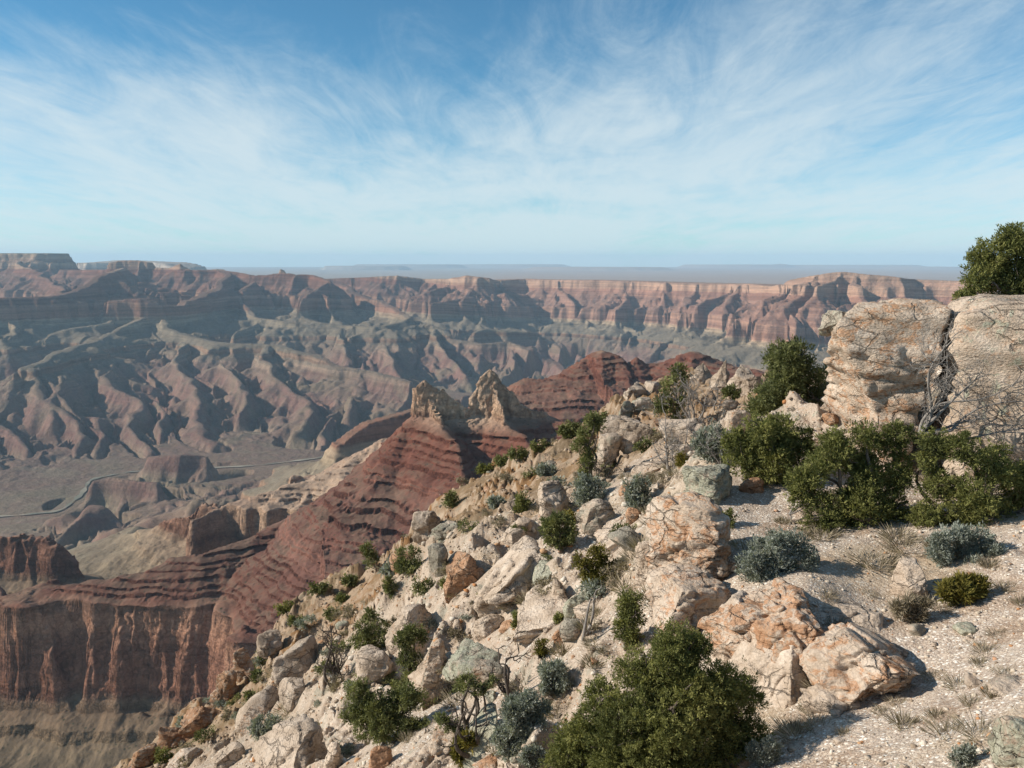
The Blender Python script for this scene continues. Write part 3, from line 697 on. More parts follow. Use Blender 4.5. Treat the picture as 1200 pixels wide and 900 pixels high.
# lookup for placing things
_ga = np.linspace(-R(66), R(66), 1400); _gl = np.linspace(math.log(3.5), math.log(130), 1100)
_gr = np.exp(_gl)[:, None]; _glut = ground(_gr * np.sin(_ga), _gr * np.cos(_ga)).astype(F4)
def gfast(x, y):
    return bil(_glut, (np.arctan2(x, y) - _ga[0]) / (_ga[1] - _ga[0]), (np.log(np.hypot(x, y)) - _gl[0]) / (_gl[1] - _gl[0]))
TR = np.exp(np.linspace(math.log(4.5), math.log(110), 700)).astype(F4)
def hit(px, py):
    g, ok = _hit(px, py); py = np.atleast_1d(np.asarray(py, F4)).copy()
    if len(py) == 1:
        for _ in range(12):
            if ok[0]: break
            py += 5; g, ok = _hit(px, py)
    return g, ok
def _hit(px, py):
    """where the line of sight through px, py first meets the slope (arrays allowed)"""
    px = np.atleast_1d(np.asarray(px, F4)); py = np.atleast_1d(np.asarray(py, F4))
    v = (450 - py) / FPX; dy_ = CP + v * SP; dz_ = -SP + v * CP; dx_ = (px - 600) / FPX
    t = TR[None, :] / 1.0
    x_, y_, z_ = dx_[:, None] * t, dy_[:, None] * t, dz_[:, None] * t
    g = gfast(x_, y_); under = z_ < g
    k = np.argmax(under, 1); ok = under.any(1); k = np.maximum(k, 1); i = np.arange(len(px))
    a = (z_ - g)[i, k - 1]; b_ = (g - z_)[i, k]; f = np.clip(a / (a + b_ + 1e-9), 0, 1)
    tt_ = TR[k - 1] + (TR[k] - TR[k - 1]) * f
    return np.stack([dx_ * tt_, dy_ * tt_, gfast(dx_ * tt_, dy_ * tt_)], 1), ok

def lime(m, vec, orange, lichen, grey, fscale=1.0):
    """weathered pale limestone with rust and lichen; orange, lichen, grey: 0..1 sockets or numbers"""
    n1 = m.noise(vec, 1.1 * fscale, 6, .62, .4); n2 = m.noise(m.mapping(vec, (1, 1, 1.6), loc=(31, 7, 3)), 2.6 * fscale, 10, .76, .7)
    n3 = m.noise(m.mapping(vec, loc=(3, 71, 13)), 1.7 * fscale, 8, .68, .3); fine = m.noise(vec, 14 * fscale, 6, .7)
    col = m.ramp(n1, [(.3, (.34, .265, .20)), (.48, (.46, .37, .29)), (.7, (.58, .49, .405))])
    og = m.ramp(n3, [(.35, (.34, .16, .075)), (.6, (.45, .255, .145)), (.75, (.52, .35, .235))])
    def amount(n, a, wd=.07):
        lo = m.math('MULTIPLY_ADD', a, -.42) if False else m.math('SUBTRACT', .78, m.math('MULTIPLY', a, .42))
        return m.math('MULTIPLY', m.math('DIVIDE', m.math('SUBTRACT', n, lo), wd, True), .82)
    col = m.mix(amount(n2, orange), col, og)
    gl = m.ramp(n1, [(.4, (.27, .25, .20)), (.62, (.38, .355, .29))])
    col = m.mix(amount(n3, grey), col, gl)
    col = m.mix(amount(m.noise(m.mapping(vec, loc=(9, 1, 55)), 2.6 * fscale, 8, .7, .6), lichen), col, m.ramp(fine, [(.35, (.29, .30, .22)), (.65, (.43, .435, .345))]))
    col = m.mix(m.step(fine, .62, .36, 0, .42), col, m.mix(1.0, col, (.5, .46, .42), 'MULTIPLY'))
    sp = m.voro(vec, 38 * fscale)
    col = m.mix(m.step(sp, .22, .1, 0, .28), col, (.70, .64, .54))
    return col, fine
def ground_material():
    m = Mat('stony_ground', .95, .05)
    pos = m.pos; nrm = m.n('ShaderNodeNewGeometry').outputs['Normal']
    nz = m.sep(nrm)[2]
    grav = m.attr('gravel'); far = m.attr('distance')
    rock, fine = lime(m, pos, .48, .34, .58)
    # loose stones of three sizes
    c1 = m.voro(pos, 26, out='Color'); d1 = m.voro(pos, 26); c2 = m.voro(pos, 70, out='Color')
    tone = m.sep(c1)[0]; tone2 = m.sep(c2)[1]
    stones = m.ramp(tone, [(0, (.20, .14, .10)), (.3, (.38, .285, .215)), (.55, (.50, .40, .31)), (.8, (.62, .53, .43)), (.9, (.80, .75, .67)), (1, (.84, .80, .73))])
    small = m.ramp(tone2, [(0, (.27, .20, .155)), (.5, (.46, .365, .29)), (1, (.64, .56, .47))])
    gcol = m.mix(m.step(d1, .45, .62), m.mix(m.step(tone, .35, .75), small, stones), small)
    soil = m.noise(pos, .8, 6, .65)
    gcol = m.mix(m.step(soil, .46, .66, 0, .75), gcol, m.mix(1.0, gcol, (.60, .50, .42), 'MULTIPLY'))
    patch = m.noise(m.mapping(pos, loc=(4, 8, 1)), .35, 5, .6)
    gcol = m.mix(m.step(patch, .52, .66, 0, .5), gcol, (.36, .27, .17))
    # the broken slope farther down is browner, with ochre earth between the stones
    ochre = m.ramp(m.noise(pos, .22, 5, .6), [(.38, (.25, .20, .14)), (.52, (.30, .215, .135)), (.66, (.34, .19, .09))])
    gcol = m.mix(m.math('MULTIPLY', m.step(m.noise(pos, .5, 6, .7), .30, .50), m.math('ADD', m.math('MULTIPLY', far, .8), m.math('MULTIPLY', m.math('SUBTRACT', 1.0, grav), .22))), gcol, ochre)
    steep = m.math('MULTIPLY', m.step(nz, .86, .66), m.math('SUBTRACT', 1.0, m.math('MULTIPLY', grav, .8)))
    outc = m.math('MAXIMUM', steep, m.math('MULTIPLY', m.step(m.noise(pos, .45, 6, .65), .52, .60), m.math('SUBTRACT', 1.0, grav)))
    col = m.mix(outc, gcol, rock)
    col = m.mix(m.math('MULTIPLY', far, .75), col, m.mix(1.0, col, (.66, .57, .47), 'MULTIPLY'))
    h = m.math('ADD', m.math('MULTIPLY', m.math('SUBTRACT', 1.0, d1), .6), m.math('ADD', m.math('MULTIPLY', tone, .5), m.math('MULTIPLY', fine, .5)))
    nb = m.bump(h, .75, .022)
    nb = m.bump(m.noise(pos, 4.5, 6, .7), .5, .10, nb)
    return m.fin(col, nb)
ground_mat = ground_material()
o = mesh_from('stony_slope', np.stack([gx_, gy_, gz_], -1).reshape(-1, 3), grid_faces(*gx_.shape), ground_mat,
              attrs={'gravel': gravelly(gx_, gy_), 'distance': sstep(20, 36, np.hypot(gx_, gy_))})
setattrs(o, 'steep slope of pale gravel and broken limestone falling to the left', 'slope', kind='structure')
# ------------------------------------------------------------------ rocks
_ico = {}
def ico(sub):
    if sub not in _ico:
        bm = bmesh.new(); bmesh.ops.create_icosphere(bm, subdivisions=sub, radius=1.0)
        v = np.array([x.co[:] for x in bm.verts], F4); f = np.array([[q.index for q in p.verts] for p in bm.faces], np.int32); bm.free()
        _ico[sub] = (v / np.linalg.norm(v, axis=1)[:, None], f)
    return _ico[sub]
def rock_shape(sub, size, seed, boxy=4.0, cuts=12, strata=.35, rough=1.0, taper=0.0, cracks=0.0, lean=0.0, joint=1.0, jz=1.5, js=1.0):
    """a weathered block: verts in metres about its own centre"""
    v, f = ico(sub); v = v.copy(); rs = np.random.RandomState(seed)
    p = np.abs(v) ** boxy; v = v / (p.sum(1) ** (1 / boxy))[:, None]
    for i in range(cuts):                                        # broken faces
        nrm = rs.normal(size=3); nrm[2] *= .8; nrm /= np.linalg.norm(nrm); dd = rs.uniform(.56, .95)
        q = v @ nrm - dd; v = v - np.maximum(q, 0)[:, None] * nrm * .985
    v = v.astype(F4)
    v[:, 0] *= 1 - taper * (v[:, 2] * .5 + .5); v[:, 1] *= 1 - taper * (v[:, 2] * .5 + .5); v[:, 0] += lean * v[:, 2]
    v = v * (np.array(size, F4) * .5)
    nn = v / (np.linalg.norm(v, axis=1)[:, None] + 1e-6); S = float(np.mean(size)); o_ = seed * 7.31
    x_, y_, z_ = v[:, 0], v[:, 1], v[:, 2]
    d = S * .055 * rough * fbm3(x_ / S * 1.6 + o_, y_ / S * 1.6, z_ / S * 2.2, 3, seed)
    d += S * .028 * rough * fbm3(x_ / S * 6 + o_, y_ / S * 6, z_ / S * 8, 4, seed + 9, .6)
    bed = fbm2(z_ / S * 9 + .5 * fbm3(x_ / S, y_ / S, z_ / S, 2, seed + 3) + o_, x_ / S * .5, 3, seed + 5, .6)
    d += S * .045 * strata * bed
    if cracks:
        c = np.abs(fbm3(x_ / S * 1.3 - o_, y_ / S * 1.3, z_ / S * .9, 2, seed + 21)); d -= S * .07 * cracks * (1 - sstep(0, .07, c))
        c = np.abs(fbm3(x_ / S * .5 - o_, y_ / S * .5, z_ / S * 2.6, 2, seed + 27)); d -= S * .06 * cracks * (1 - sstep(0, .06, c))
    if joint:                                                    # jointed blocks: each cell of the rock stands a little in or out
        for cs_, am_ in ((.62, .085), (.30, .05)):
            wv = .12 * np.stack([fbm3(x_ / S * 3 + k * 9., y_ / S * 3, z_ / S * 3, 2, seed + 40 + k) for k in range(3)], 1)
            q = np.stack([x_ / S, y_ / S, z_ / S * jz], 1) / (cs_ * js) + wv + o_; iq = np.floor(q).astype(np.int64)
            best = np.full(len(q), 9.); sec = best.copy(); val = np.zeros(len(q))
            for i in (-1, 0, 1):
                for j in (-1, 0, 1):
                    for k in (-1, 0, 1):
                        hh = _hash(iq[:, 0] + i, iq[:, 1] + j, iq[:, 2] + k, seed + 5); u = lambda b_: ((hh >> np.uint32(b_)) & np.uint32(255)) / 255.
                        dd = np.maximum(np.maximum(np.abs(q[:, 0] - iq[:, 0] - i - u(0)), np.abs(q[:, 1] - iq[:, 1] - j - u(8))), np.abs(q[:, 2] - iq[:, 2] - k - u(16)))
                        mk = dd < best; sec = np.where(mk, best, np.minimum(sec, dd)); val = np.where(mk, u(24) - .5, val); best = np.where(mk, dd, best)
            d = d + joint * S * am_ * (val * 1.5 * sstep(0, .10, sec - best) - .35 * (1 - sstep(0, .09, sec - best)))
    hz_ = nn.copy(); hz_[:, 2] *= .55
    return v + hz_ * d[:, None], f
def rock_material():
    m = Mat('weathered_limestone', .95, .06)
    oi = m.n('ShaderNodeObjectInfo')
    v = m.n('ShaderNodeVectorMath', operation='ADD'); m.put(v.inputs[0], m.pos)
    cx = m.n('ShaderNodeCombineXYZ'); m.put(cx.inputs[0], m.math('MULTIPLY', oi.outputs['Random'], 37.0)); m.put(v.inputs[1], cx.outputs[0])
    vec = v.outputs[0]
    c = m.n('ShaderNodeSeparateColor'); m.put(c.inputs[0], oi.outputs['Color'])
    col, fine = lime(m, vec, c.outputs[0], c.outputs[1], c.outputs[2], 1.5)
    col = m.mix(1.0, col, m.ramp(oi.outputs['Alpha'], [(0, (.62, .6, .57)), (.5, (.95, .94, .93)), (1, (1.18, 1.17, 1.16))]), 'MULTIPLY')
    wv = m.n('ShaderNodeVectorMath', operation='MULTIPLY_ADD'); m.put(wv.inputs[0], m.noise(vec, 2.2, 5, .6, out='Color')); wv.inputs[1].default_value = (.35, .35, .35); m.put(wv.inputs[2], vec)
    ck = m.math('MINIMUM', m.voro(m.mapping(wv.outputs[0], (.75, .75, 1.9)), 1.5, 'DISTANCE_TO_EDGE'), m.math('MULTIPLY', m.voro(m.mapping(wv.outputs[0], (1, 1, 1.7), loc=(5, 3, 8)), 4.0, 'DISTANCE_TO_EDGE'), 1.8))
    gap = m.math('MULTIPLY', m.step(ck, .035, .004), m.step(m.noise(vec, 1.3, 3, .5), .42, .58))
    col = m.mix(m.math('MULTIPLY', gap, .5), col, (.12, .09, .07))
    pits = m.voro(m.mapping(vec, (1, 1, 1.8)), 17)
    h = m.math('ADD', m.math('MULTIPLY', m.noise(m.mapping(vec, (1, 1, 2.2)), 5, 9, .72), 1.0), m.math('ADD', m.math('MULTIPLY', fine, .45), m.math('MULTIPLY', pits, .35)))
    h = m.math('SUBTRACT', h, m.math('MULTIPLY', gap, 1.6))
    return m.fin(col, m.bump(h, .85, .06))
rock_mat = rock_material()
def stand(o, label, cat, group=None, kind=None): return setattrs(o, label, cat, group, kind)
def rock(px, py, wpx, hpx, label, seed, col=(.35, .2, .3, .7), depth=.9, sub=4, Yd=None, turn=None, tilt=0., name='boulder', cat='boulder', grow=1.4, base=None, **kw):
    """a boulder whose visible face is centred on px, py and is wpx by hpx"""
    if Yd is None:
        g, ok = hit(px, base if base else min(py + hpx * .42, 1100)); Yd = float(g[0, 1])
    wd = wpx / FPX * Yd; hh = hpx / FPX * Yd
    c = P(px, py + hpx * (grow - 1) * .5, Yd + wd * depth * .2)
    rs = np.random.RandomState(seed)
    v, f = rock_shape(sub, (wd, wd * depth, hh * grow), seed, **kw)
    a = rs.uniform(-.3, .3) if turn is None else turn
    M = (Matrix.Rotation(tilt, 3, 'Y') @ Matrix.Rotation(a, 3, 'Z')); v = v @ np.array(M).T
    c = (c[0], c[1], c[2] - (.10 * hh if sub < 6 else 0))
    o = mesh_from(name, v.astype(F4), f, rock_mat); o.location = c; o.color = (*col[:3], col[3] * (.72 if Yd > 26 else .86 if Yd > 19 else 1))
    return stand(o, label, cat)

# the two great blocks on the right
rock(1030, 434, 160, 172, 'tall pale boulder with rusty bands and a horizontal split, left of the dark cleft', 11, (.66, .28, .26, 1.0), 1.05, 6, Yd=17.6, turn=-.22, grow=1.12, boxy=9, cuts=4, strata=.9, rough=.8, cracks=.5, joint=.55, jz=2.4, taper=-.03, name='limestone_block', cat='rock')
rock(1222, 448, 232, 214, 'long lichen covered rock wall right of the dark cleft', 23, (.52, .52, .36, .95), .9, 6, Yd=16.4, turn=-.42, grow=1.15, boxy=8, cuts=4, strata=.7, rough=.9, cracks=.5, joint=.55, jz=2.4, name='limestone_block', cat='rock')
rock(985, 372, 52, 22, 'flat grey cap stone lying on the left edge of the tall rusty boulder', 27, (.2, .5, .9, .6), .9, 5, Yd=18.2, strata=.8, name='cap_stone', cat='rock')
# ledges of the near right
rock(800, 640, 92, 130, 'high whitish sunlit outcrop with rusty stains above the biggest juniper', 31, (.70, .12, .14, 1), 1.2, 6, Yd=12.9, turn=.5, grow=1.2, boxy=5, cuts=8, strata=.5, cracks=.9, taper=.12, lean=.10, name='outcrop', cat='rock')
rock(800, 712, 96, 88, 'pale cracked foot of the outcrop, its bare face turned to the sun', 33, (.62, .08, .12, 1.05), 1.1, 6, Yd=11.9, turn=.4, grow=1.3, boxy=5, cuts=8, strata=.5, cracks=.9, name='outcrop', cat='rock')
rock(862, 738, 90, 84, 'smooth cream bulge of rock just above the biggest juniper', 41, (.45, .1, .1, 1.05), 1.1, 6, Yd=11.0, turn=.5, grow=1.25, boxy=4, strata=.4, cracks=.5, joint=.6, name='ledge', cat='rock')
rock(908, 728, 130, 78, 'broad cream ledge with an orange lichen top, left of the layered boulder', 37, (.80, .08, .14, 1), 1.2, 6, Yd=10.5, turn=.55, grow=1.2, boxy=4.5, cuts=7, strata=.6, cracks=.8, tilt=.10, name='ledge', cat='rock')
rock(918, 778, 110, 80, 'pale rounded ledge front below the orange lichen top', 39, (.35, .06, .10, 1.05), 1.0, 6, Yd=10.0, turn=.5, grow=1.3, boxy=4, cuts=7, strata=.6, cracks=.5, joint=.6, tilt=.18, name='ledge', cat='rock')
rock(985, 722, 84, 34, 'flat whitish shelf of rock behind the layered boulder', 45, (.35, .1, .12, 1.05), 1.3, 5, Yd=10.9, turn=.3, grow=1.5, boxy=5, strata=.5, name='ledge', cat='rock')
rock(1010, 780, 126, 100, 'big layered cream boulder with pink stains sitting on a pale slab', 43, (.68, .10, .16, 1), 1.0, 6, Yd=9.35, turn=.2, grow=1.05, boxy=3.2, cuts=7, strata=.95, rough=.7, cracks=.5, tilt=.14)
rock(985, 826, 92, 44, 'pale slab tucked under the big layered boulder', 47, (.3, .1, .1, 1), .9, 5, Yd=9.15, grow=1.2, boxy=3, strata=.8, tilt=.25, name='slab', cat='rock')
rock(1066, 676, 58, 60, 'rounded pale boulder between the dry round bush and the right-hand juniper', 53, (.12, .2, .3, 1), .95, 5, grow=1.15, boxy=2.6, strata=.2, taper=.2)
rock(823, 566, 56, 52, 'square block with a flat grey green lichen top beside the spreading juniper', 59, (.15, .95, .5, .6), 1.0, 5, grow=1.12, turn=-.5, boxy=9, cuts=3, strata=.3, rough=.7)
rock(862, 893, 92, 36, 'cream and orange boulder cut off by the bottom edge below the biggest juniper', 61, (.7, .1, .15, .95), 1.0, 5, grow=1.4, boxy=2.6)
rock(1188, 868, 56, 70, 'greenish lichen boulder at the bottom right corner', 67, (.2, .9, .5, .7), 1.1, 5, grow=1.3, boxy=3)
rock(1178, 800, 60, 26, 'low pale slab rising from the gravel near the right edge', 71, (.2, .4, .5, .8), 1.2, 4, grow=1.6, boxy=3)
rock(880, 568, 30, 22, 'small rusty orange stone in the shade right of the square lichen block', 73, (.98, 0, .1, .6), .9, 4, grow=1.3)
# the middle of the slope
B = [(649, 581, 50, 50, 'big cream boulder with a pink top above the orange split boulder', (.45, .15, .2, 1), dict(boxy=4, sub=5, turn=.4)),
 (548, 662, 56, 60, 'split boulder with an orange face on the middle of the slope', (.97, .12, .1, .75), dict(boxy=3.5, sub=5, cracks=.7, turn=.3)),
 (511, 652, 28, 44, 'smooth grey boulder leaning beside the split orange boulder', (.3, .3, .9, .5), dict(boxy=3, sub=5)),
 (484, 728, 64, 54, 'rough pinkish boulder throwing a dark shadow left of centre', (.5, .2, .3, .7), dict(boxy=3.5, sub=5, rough=1.3)),
 (506, 772, 58, 66, 'pale pink boulder right of the narrow juniper', (.55, .25, .2, .9), dict(boxy=3, sub=5, rough=1.2)),
 (550, 775, 92, 50, 'wide grey lichen outcrop above the twisted pine', (.25, .85, .9, .55), dict(boxy=4, sub=5, strata=.8, rough=1.2)),
 (508, 800, 50, 60, 'grey and pink rock wall just left of the twisted pine', (.5, .5, .6, .6), dict(boxy=4, sub=5, strata=.6)),
 (572, 790, 44, 40, 'dark brown cave-like boulder beneath the dead snag', (.6, .3, .8, .3), dict(boxy=4, sub=5)),
 (640, 664, 50, 24, 'flat pale green lichen slab below the round juniper bush', (.1, 1, .3, .9), dict(boxy=3.5, sub=5, depth=1.3, tilt=-.5)),
 (678, 704, 34, 42, 'pale green lichen boulder under the yellowish bush', (.2, 1, .3, .9), dict(boxy=2.6, sub=5)),
 (655, 694, 26, 38, 'cream rock left of the pale green lichen boulder', (.35, .5, .3, .9), dict(boxy=4, sub=5)),
 (590, 690, 64, 50, 'pale shattered ledge right of the split orange boulder', (.3, .3, .3, .95), dict(boxy=4, sub=5, strata=.8, depth=1.4, tilt=-.4)),
 (606, 630, 36, 28, 'small white boulder on the gravel below the cream boulder', (.2, .1, .2, 1.1), dict(boxy=2.8, sub=4)),
 (700, 600, 46, 44, 'fractured grey slab below the two grey sagebrushes', (.3, .35, .7, .75), dict(boxy=4, sub=5, tilt=-.5)),
 (606, 664, 90, 34, 'long pale bedrock slab right of the split orange boulder', (.35, .25, .3, .95), dict(boxy=6, sub=5, tilt=-.55, depth=1.5, cuts=6)),
 (634, 716, 84, 34, 'pale bedrock ledge running down below the green lichen slab', (.45, .2, .3, .95), dict(boxy=6, sub=5, tilt=-.5, depth=1.5, cuts=6)),
 (566, 706, 66, 34, 'cream bedrock ledge right of the rough pinkish boulder', (.4, .2, .3, .95), dict(boxy=6, sub=5, tilt=-.5, depth=1.4, cuts=6)),
 (725, 626, 60, 30, 'low stained bedrock slab above the yellowish juniper bush', (.55, .2, .3, .95), dict(boxy=6, sub=5, tilt=-.45, depth=1.4, cuts=6)),
 (640, 790, 60, 30, 'low pale bedrock slab uphill of the grey sagebrush row', (.4, .1, .3, .95), dict(boxy=6, sub=5, tilt=-.4, depth=1.4, cuts=6)),
 (657, 744, 18, 20, 'small bright rust red stone pointing up from the gravel', (1, 0, 0, .6), dict(boxy=3)),
 (596, 731, 28, 12, 'flat ochre stone beside a tiny green tuft', (1, 0, 0, .9), dict(boxy=3)),
 (672, 735, 34, 26, 'brown stone behind the small rust red stone', (.4, .4, .8, .5), dict(boxy=3)),
 (573, 732, 40, 30, 'white boulder left of the flat ochre stone', (.15, .1, .2, 1.1), dict(boxy=3, sub=5)),
 (340, 882, 92, 60, 'large flat tan slab at the bottom edge, left of the lower junipers', (.25, .2, .35, .75), dict(boxy=7, sub=5, tilt=-.35, depth=1.2, cuts=5, turn=.3)),
 (268, 884, 44, 34, 'tan boulder just left of the large flat tan slab', (.25, .2, .4, .75), dict(boxy=4, sub=5)),
 (392, 886, 30, 40, 'white broken boulder right of the large flat tan slab', (.15, .1, .2, 1), dict(boxy=4, sub=5)),
 (447, 888, 28, 32, 'upright rusty red boulder at the bottom below the lower junipers', (1, .1, .1, .6), dict(boxy=4, sub=5)),
 (520, 862, 44, 44, 'cream boulder with a rusty face left of the twisted pine trunk', (.6, .2, .2, .9), dict(boxy=3.5, sub=5)),
 (576, 893, 46, 24, 'orange cream slab at the bottom right of the twisted pine', (.75, .1, .2, .9), dict(boxy=4, sub=5)),
 (350, 775, 72, 50, 'tan boulder slab beside the bare dark tree', (.35, .2, .5, .65), dict(boxy=5, sub=5, tilt=-.4, depth=1.2)),
 (345, 812, 44, 34, 'pale outcrop under the tan boulder slab', (.4, .3, .4, .7), dict(boxy=5, sub=5)),
 (440, 775, 48, 44, 'pale rock between the dark sparse juniper and the narrow juniper', (.3, .3, .4, .85), dict(boxy=4, sub=5)),
 (500, 610, 40, 44, 'pale pinnacle of layered rock on the slope skyline above the dark shrubs', (.4, .2, .4, .75), dict(boxy=4, sub=5, strata=.9)),
 (520, 618, 40, 30, 'grey rough boulder with a black hollow beneath the skyline shrub', (.2, .6, .9, .5), dict(boxy=4, sub=5, rough=1.4)),
 # skyline
 (822, 434, 30, 28, 'leaning triangular cream slab on the skyline left of the stacked boulders', (.3, .2, .3, .9), dict(boxy=4, sub=5, taper=.5)),
 (845, 435, 26, 40, 'tall cream slab on the skyline beside a dark gap', (.3, .3, .35, .85), dict(boxy=5, sub=5, taper=.35)),
 (866, 440, 36, 34, 'rounded stacked cream boulder at the right end of the skyline', (.4, .2, .3, .9), dict(boxy=3.5, sub=5, strata=.9)),
 (882, 448, 26, 26, 'low cream boulder against the juniper behind the rusty block', (.4, .2, .3, .9), dict(boxy=3.5, sub=5)),
 (746, 457, 34, 20, 'pale boulder at the top of the skyline ridge, left of the green pine', (.25, .4, .4, .9), dict(boxy=4, sub=5)),
 (764, 450, 24, 16, 'smaller pale boulder touching the top of the skyline ridge', (.25, .4, .4, .9), dict(boxy=4, sub=5)),
 (752, 473, 30, 22, 'grey green boulder just under the top of the skyline ridge', (.2, .7, .5, .75), dict(boxy=4, sub=5)),
 (733, 478, 18, 22, 'small dark grey boulder on the skyline left of the ridge top', (.1, .7, .8, .5), dict(boxy=4)),
 (724, 497, 52, 34, 'long cracked tan slab running down from the skyline ridge', (.3, .3, .5, .75), dict(boxy=6, sub=5, tilt=-.6, depth=1.1)),
 (710, 525, 36, 44, 'upright tan slab right of the dark columnar juniper', (.3, .4, .5, .7), dict(boxy=6, sub=5)),
 (745, 508, 44, 34, 'pale slab above the bleached dead tree', (.3, .25, .35, .9), dict(boxy=5, sub=5, tilt=-.4)),
 (857, 473, 24, 16, 'smooth white boulder left of the juniper behind the rusty block', (.05, .1, .3, 1.1), dict(boxy=2.3)),
 (868, 492, 40, 34, 'pale rusty boulder left of the spreading juniper', (.6, .2, .3, .9), dict(boxy=3.5, sub=5)),
 (808, 500, 60, 40, 'long whitish slab behind the bleached dead trees', (.25, .2, .4, .95), dict(boxy=5, sub=5, tilt=-.35, depth=1.3)),
 (800, 530, 40, 26, 'whitish ledge stone above the square lichen block', (.3, .2, .5, .9), dict(boxy=4, sub=5)),
 (765, 545, 50, 22, 'low cream ledge left of the square lichen block', (.5, .2, .3, .9), dict(boxy=4, sub=5, tilt=-.3)),
 (745, 600, 26, 20, 'small orange stained stone below the blue grey sagebrush', (.95, .1, .1, .8), dict(boxy=3)),
 (735, 573, 18, 14, 'bright orange stone between the two grey sagebrushes', (1, 0, 0, .7), dict(boxy=3)),
 (760, 655, 40, 60, 'cream shoulder of rock left of the high whitish outcrop', (.4, .15, .2, .95), dict(boxy=3.5, sub=5, cracks=.6)),
 # lower left, orange outcrop
 (262, 800, 34, 50, 'tall orange brown crag on the skyline at lower left', (.85, .1, .3, .5), dict(boxy=4, sub=5, strata=.8, cracks=.6)),
 (290, 775, 30, 44, 'narrow orange crag against the dark gully', (.8, .1, .3, .6), dict(boxy=4, sub=5, strata=.8)),
 (238, 838, 50, 40, 'broken orange brown crag below the tall crag', (.9, .1, .3, .5), dict(boxy=4, sub=5, rough=1.4)),
 (205, 858, 44, 40, 'orange brown crag nearest the bottom left edge of the slope', (.9, .1, .3, .45), dict(boxy=4, sub=5, rough=1.4)),
 (170, 884, 44, 34, 'low brown crag where the slope meets the bottom edge', (.8, .1, .4, .45), dict(boxy=4, sub=5, rough=1.4)),
 (222, 882, 50, 26, 'flat topped tan pink boulder below the orange crags', (.6, .1, .4, .6), dict(boxy=4, sub=5)),
 (300, 838, 40, 34, 'tan crag between the orange crags and the pale sagebrush', (.6, .2, .4, .6), dict(boxy=4, sub=5)),
 (318, 752, 30, 40, 'tan crag on the skyline above the dark shrubs', (.5, .2, .5, .6), dict(boxy=4, sub=5, strata=.8))]
for i, (px, py, wp, hp, lab, col, kw) in enumerate(B):
    rock(px, py, wp, hp, lab, 200 + i * 3, col, **kw)

# loose rocks, one object each, in five looks
LOOKS = [((.25, .15, .25, .95), 'loose pale cream rock lying on the open slope'), ((.95, .05, .1, .7), 'loose rusty orange rock lying on the open slope'), ((.15, .35, .9, .6), 'loose dull grey rock lying on the open slope'),
         ((.1, .95, .4, .85), 'loose rock with pale green lichen lying on the open slope'), ((.5, .1, .35, .45), 'loose brown rock lying on the lower slope')]
protos = []
for k in range(12):
    v, f = rock_shape(3, (1, .8 + .3 * (k % 3) * .5, .55 + .12 * (k % 4)), 500 + k * 5, boxy=(3, 4, 6)[k % 3], cuts=9, rough=1.1)
    me_o = mesh_from('rock', v, f, rock_mat); protos.append(me_o.data); D.objects.remove(me_o)
rs = np.random.RandomState(77)
def spots(nn, seed, x0=130, x1=1260, y0=430, y1=905):
    q = np.random.RandomState(seed); px = q.uniform(x0, x1, nn); py = q.uniform(y0, y1, nn); g, ok = hit(px, py)
    ok &= (np.hypot(g[:, 0], g[:, 1]) < 75)
    return g[ok]
g = spots(520, 3); dist = np.hypot(g[:, 0], g[:, 1]); keep = rs.rand(len(g)) > .82 * gravelly(g[:, 0], g[:, 1]); g = g[keep][:270]
for q in g:
    far = q[1] > 24
    k = rs.choice(5, p=(.38, .14, .2, .1, .18) if far else (.56, .12, .18, .12, .02))
    o = D.objects.new('rock', protos[rs.randint(12)]); C.objects.link(o)
    s_ = min(.1 + rs.pareto(2.2) * .16, 1.3) * (1.35 if far else .8)
    if gravelly(q[0], q[1]) > .5: s_ = min(s_, .3)
    o.location = (q[0], q[1], q[2] + s_ * .05); o.scale = (s_, s_ * rs.uniform(.7, 1.1), s_ * rs.uniform(.7, 1.1)); o.rotation_euler = (rs.uniform(-.4, .4), rs.uniform(-.6, .2), rs.uniform(0, 6.28))
    o.color = (*[c + rs.uniform(-.06, .06) for c in LOOKS[k][0][:3]], LOOKS[k][0][3] * (.7 if q[1] > 26 else .9)); stand(o, LOOKS[k][1], 'rock', LOOKS[k][1].split(' lying')[0].replace('rock', 'rocks'))

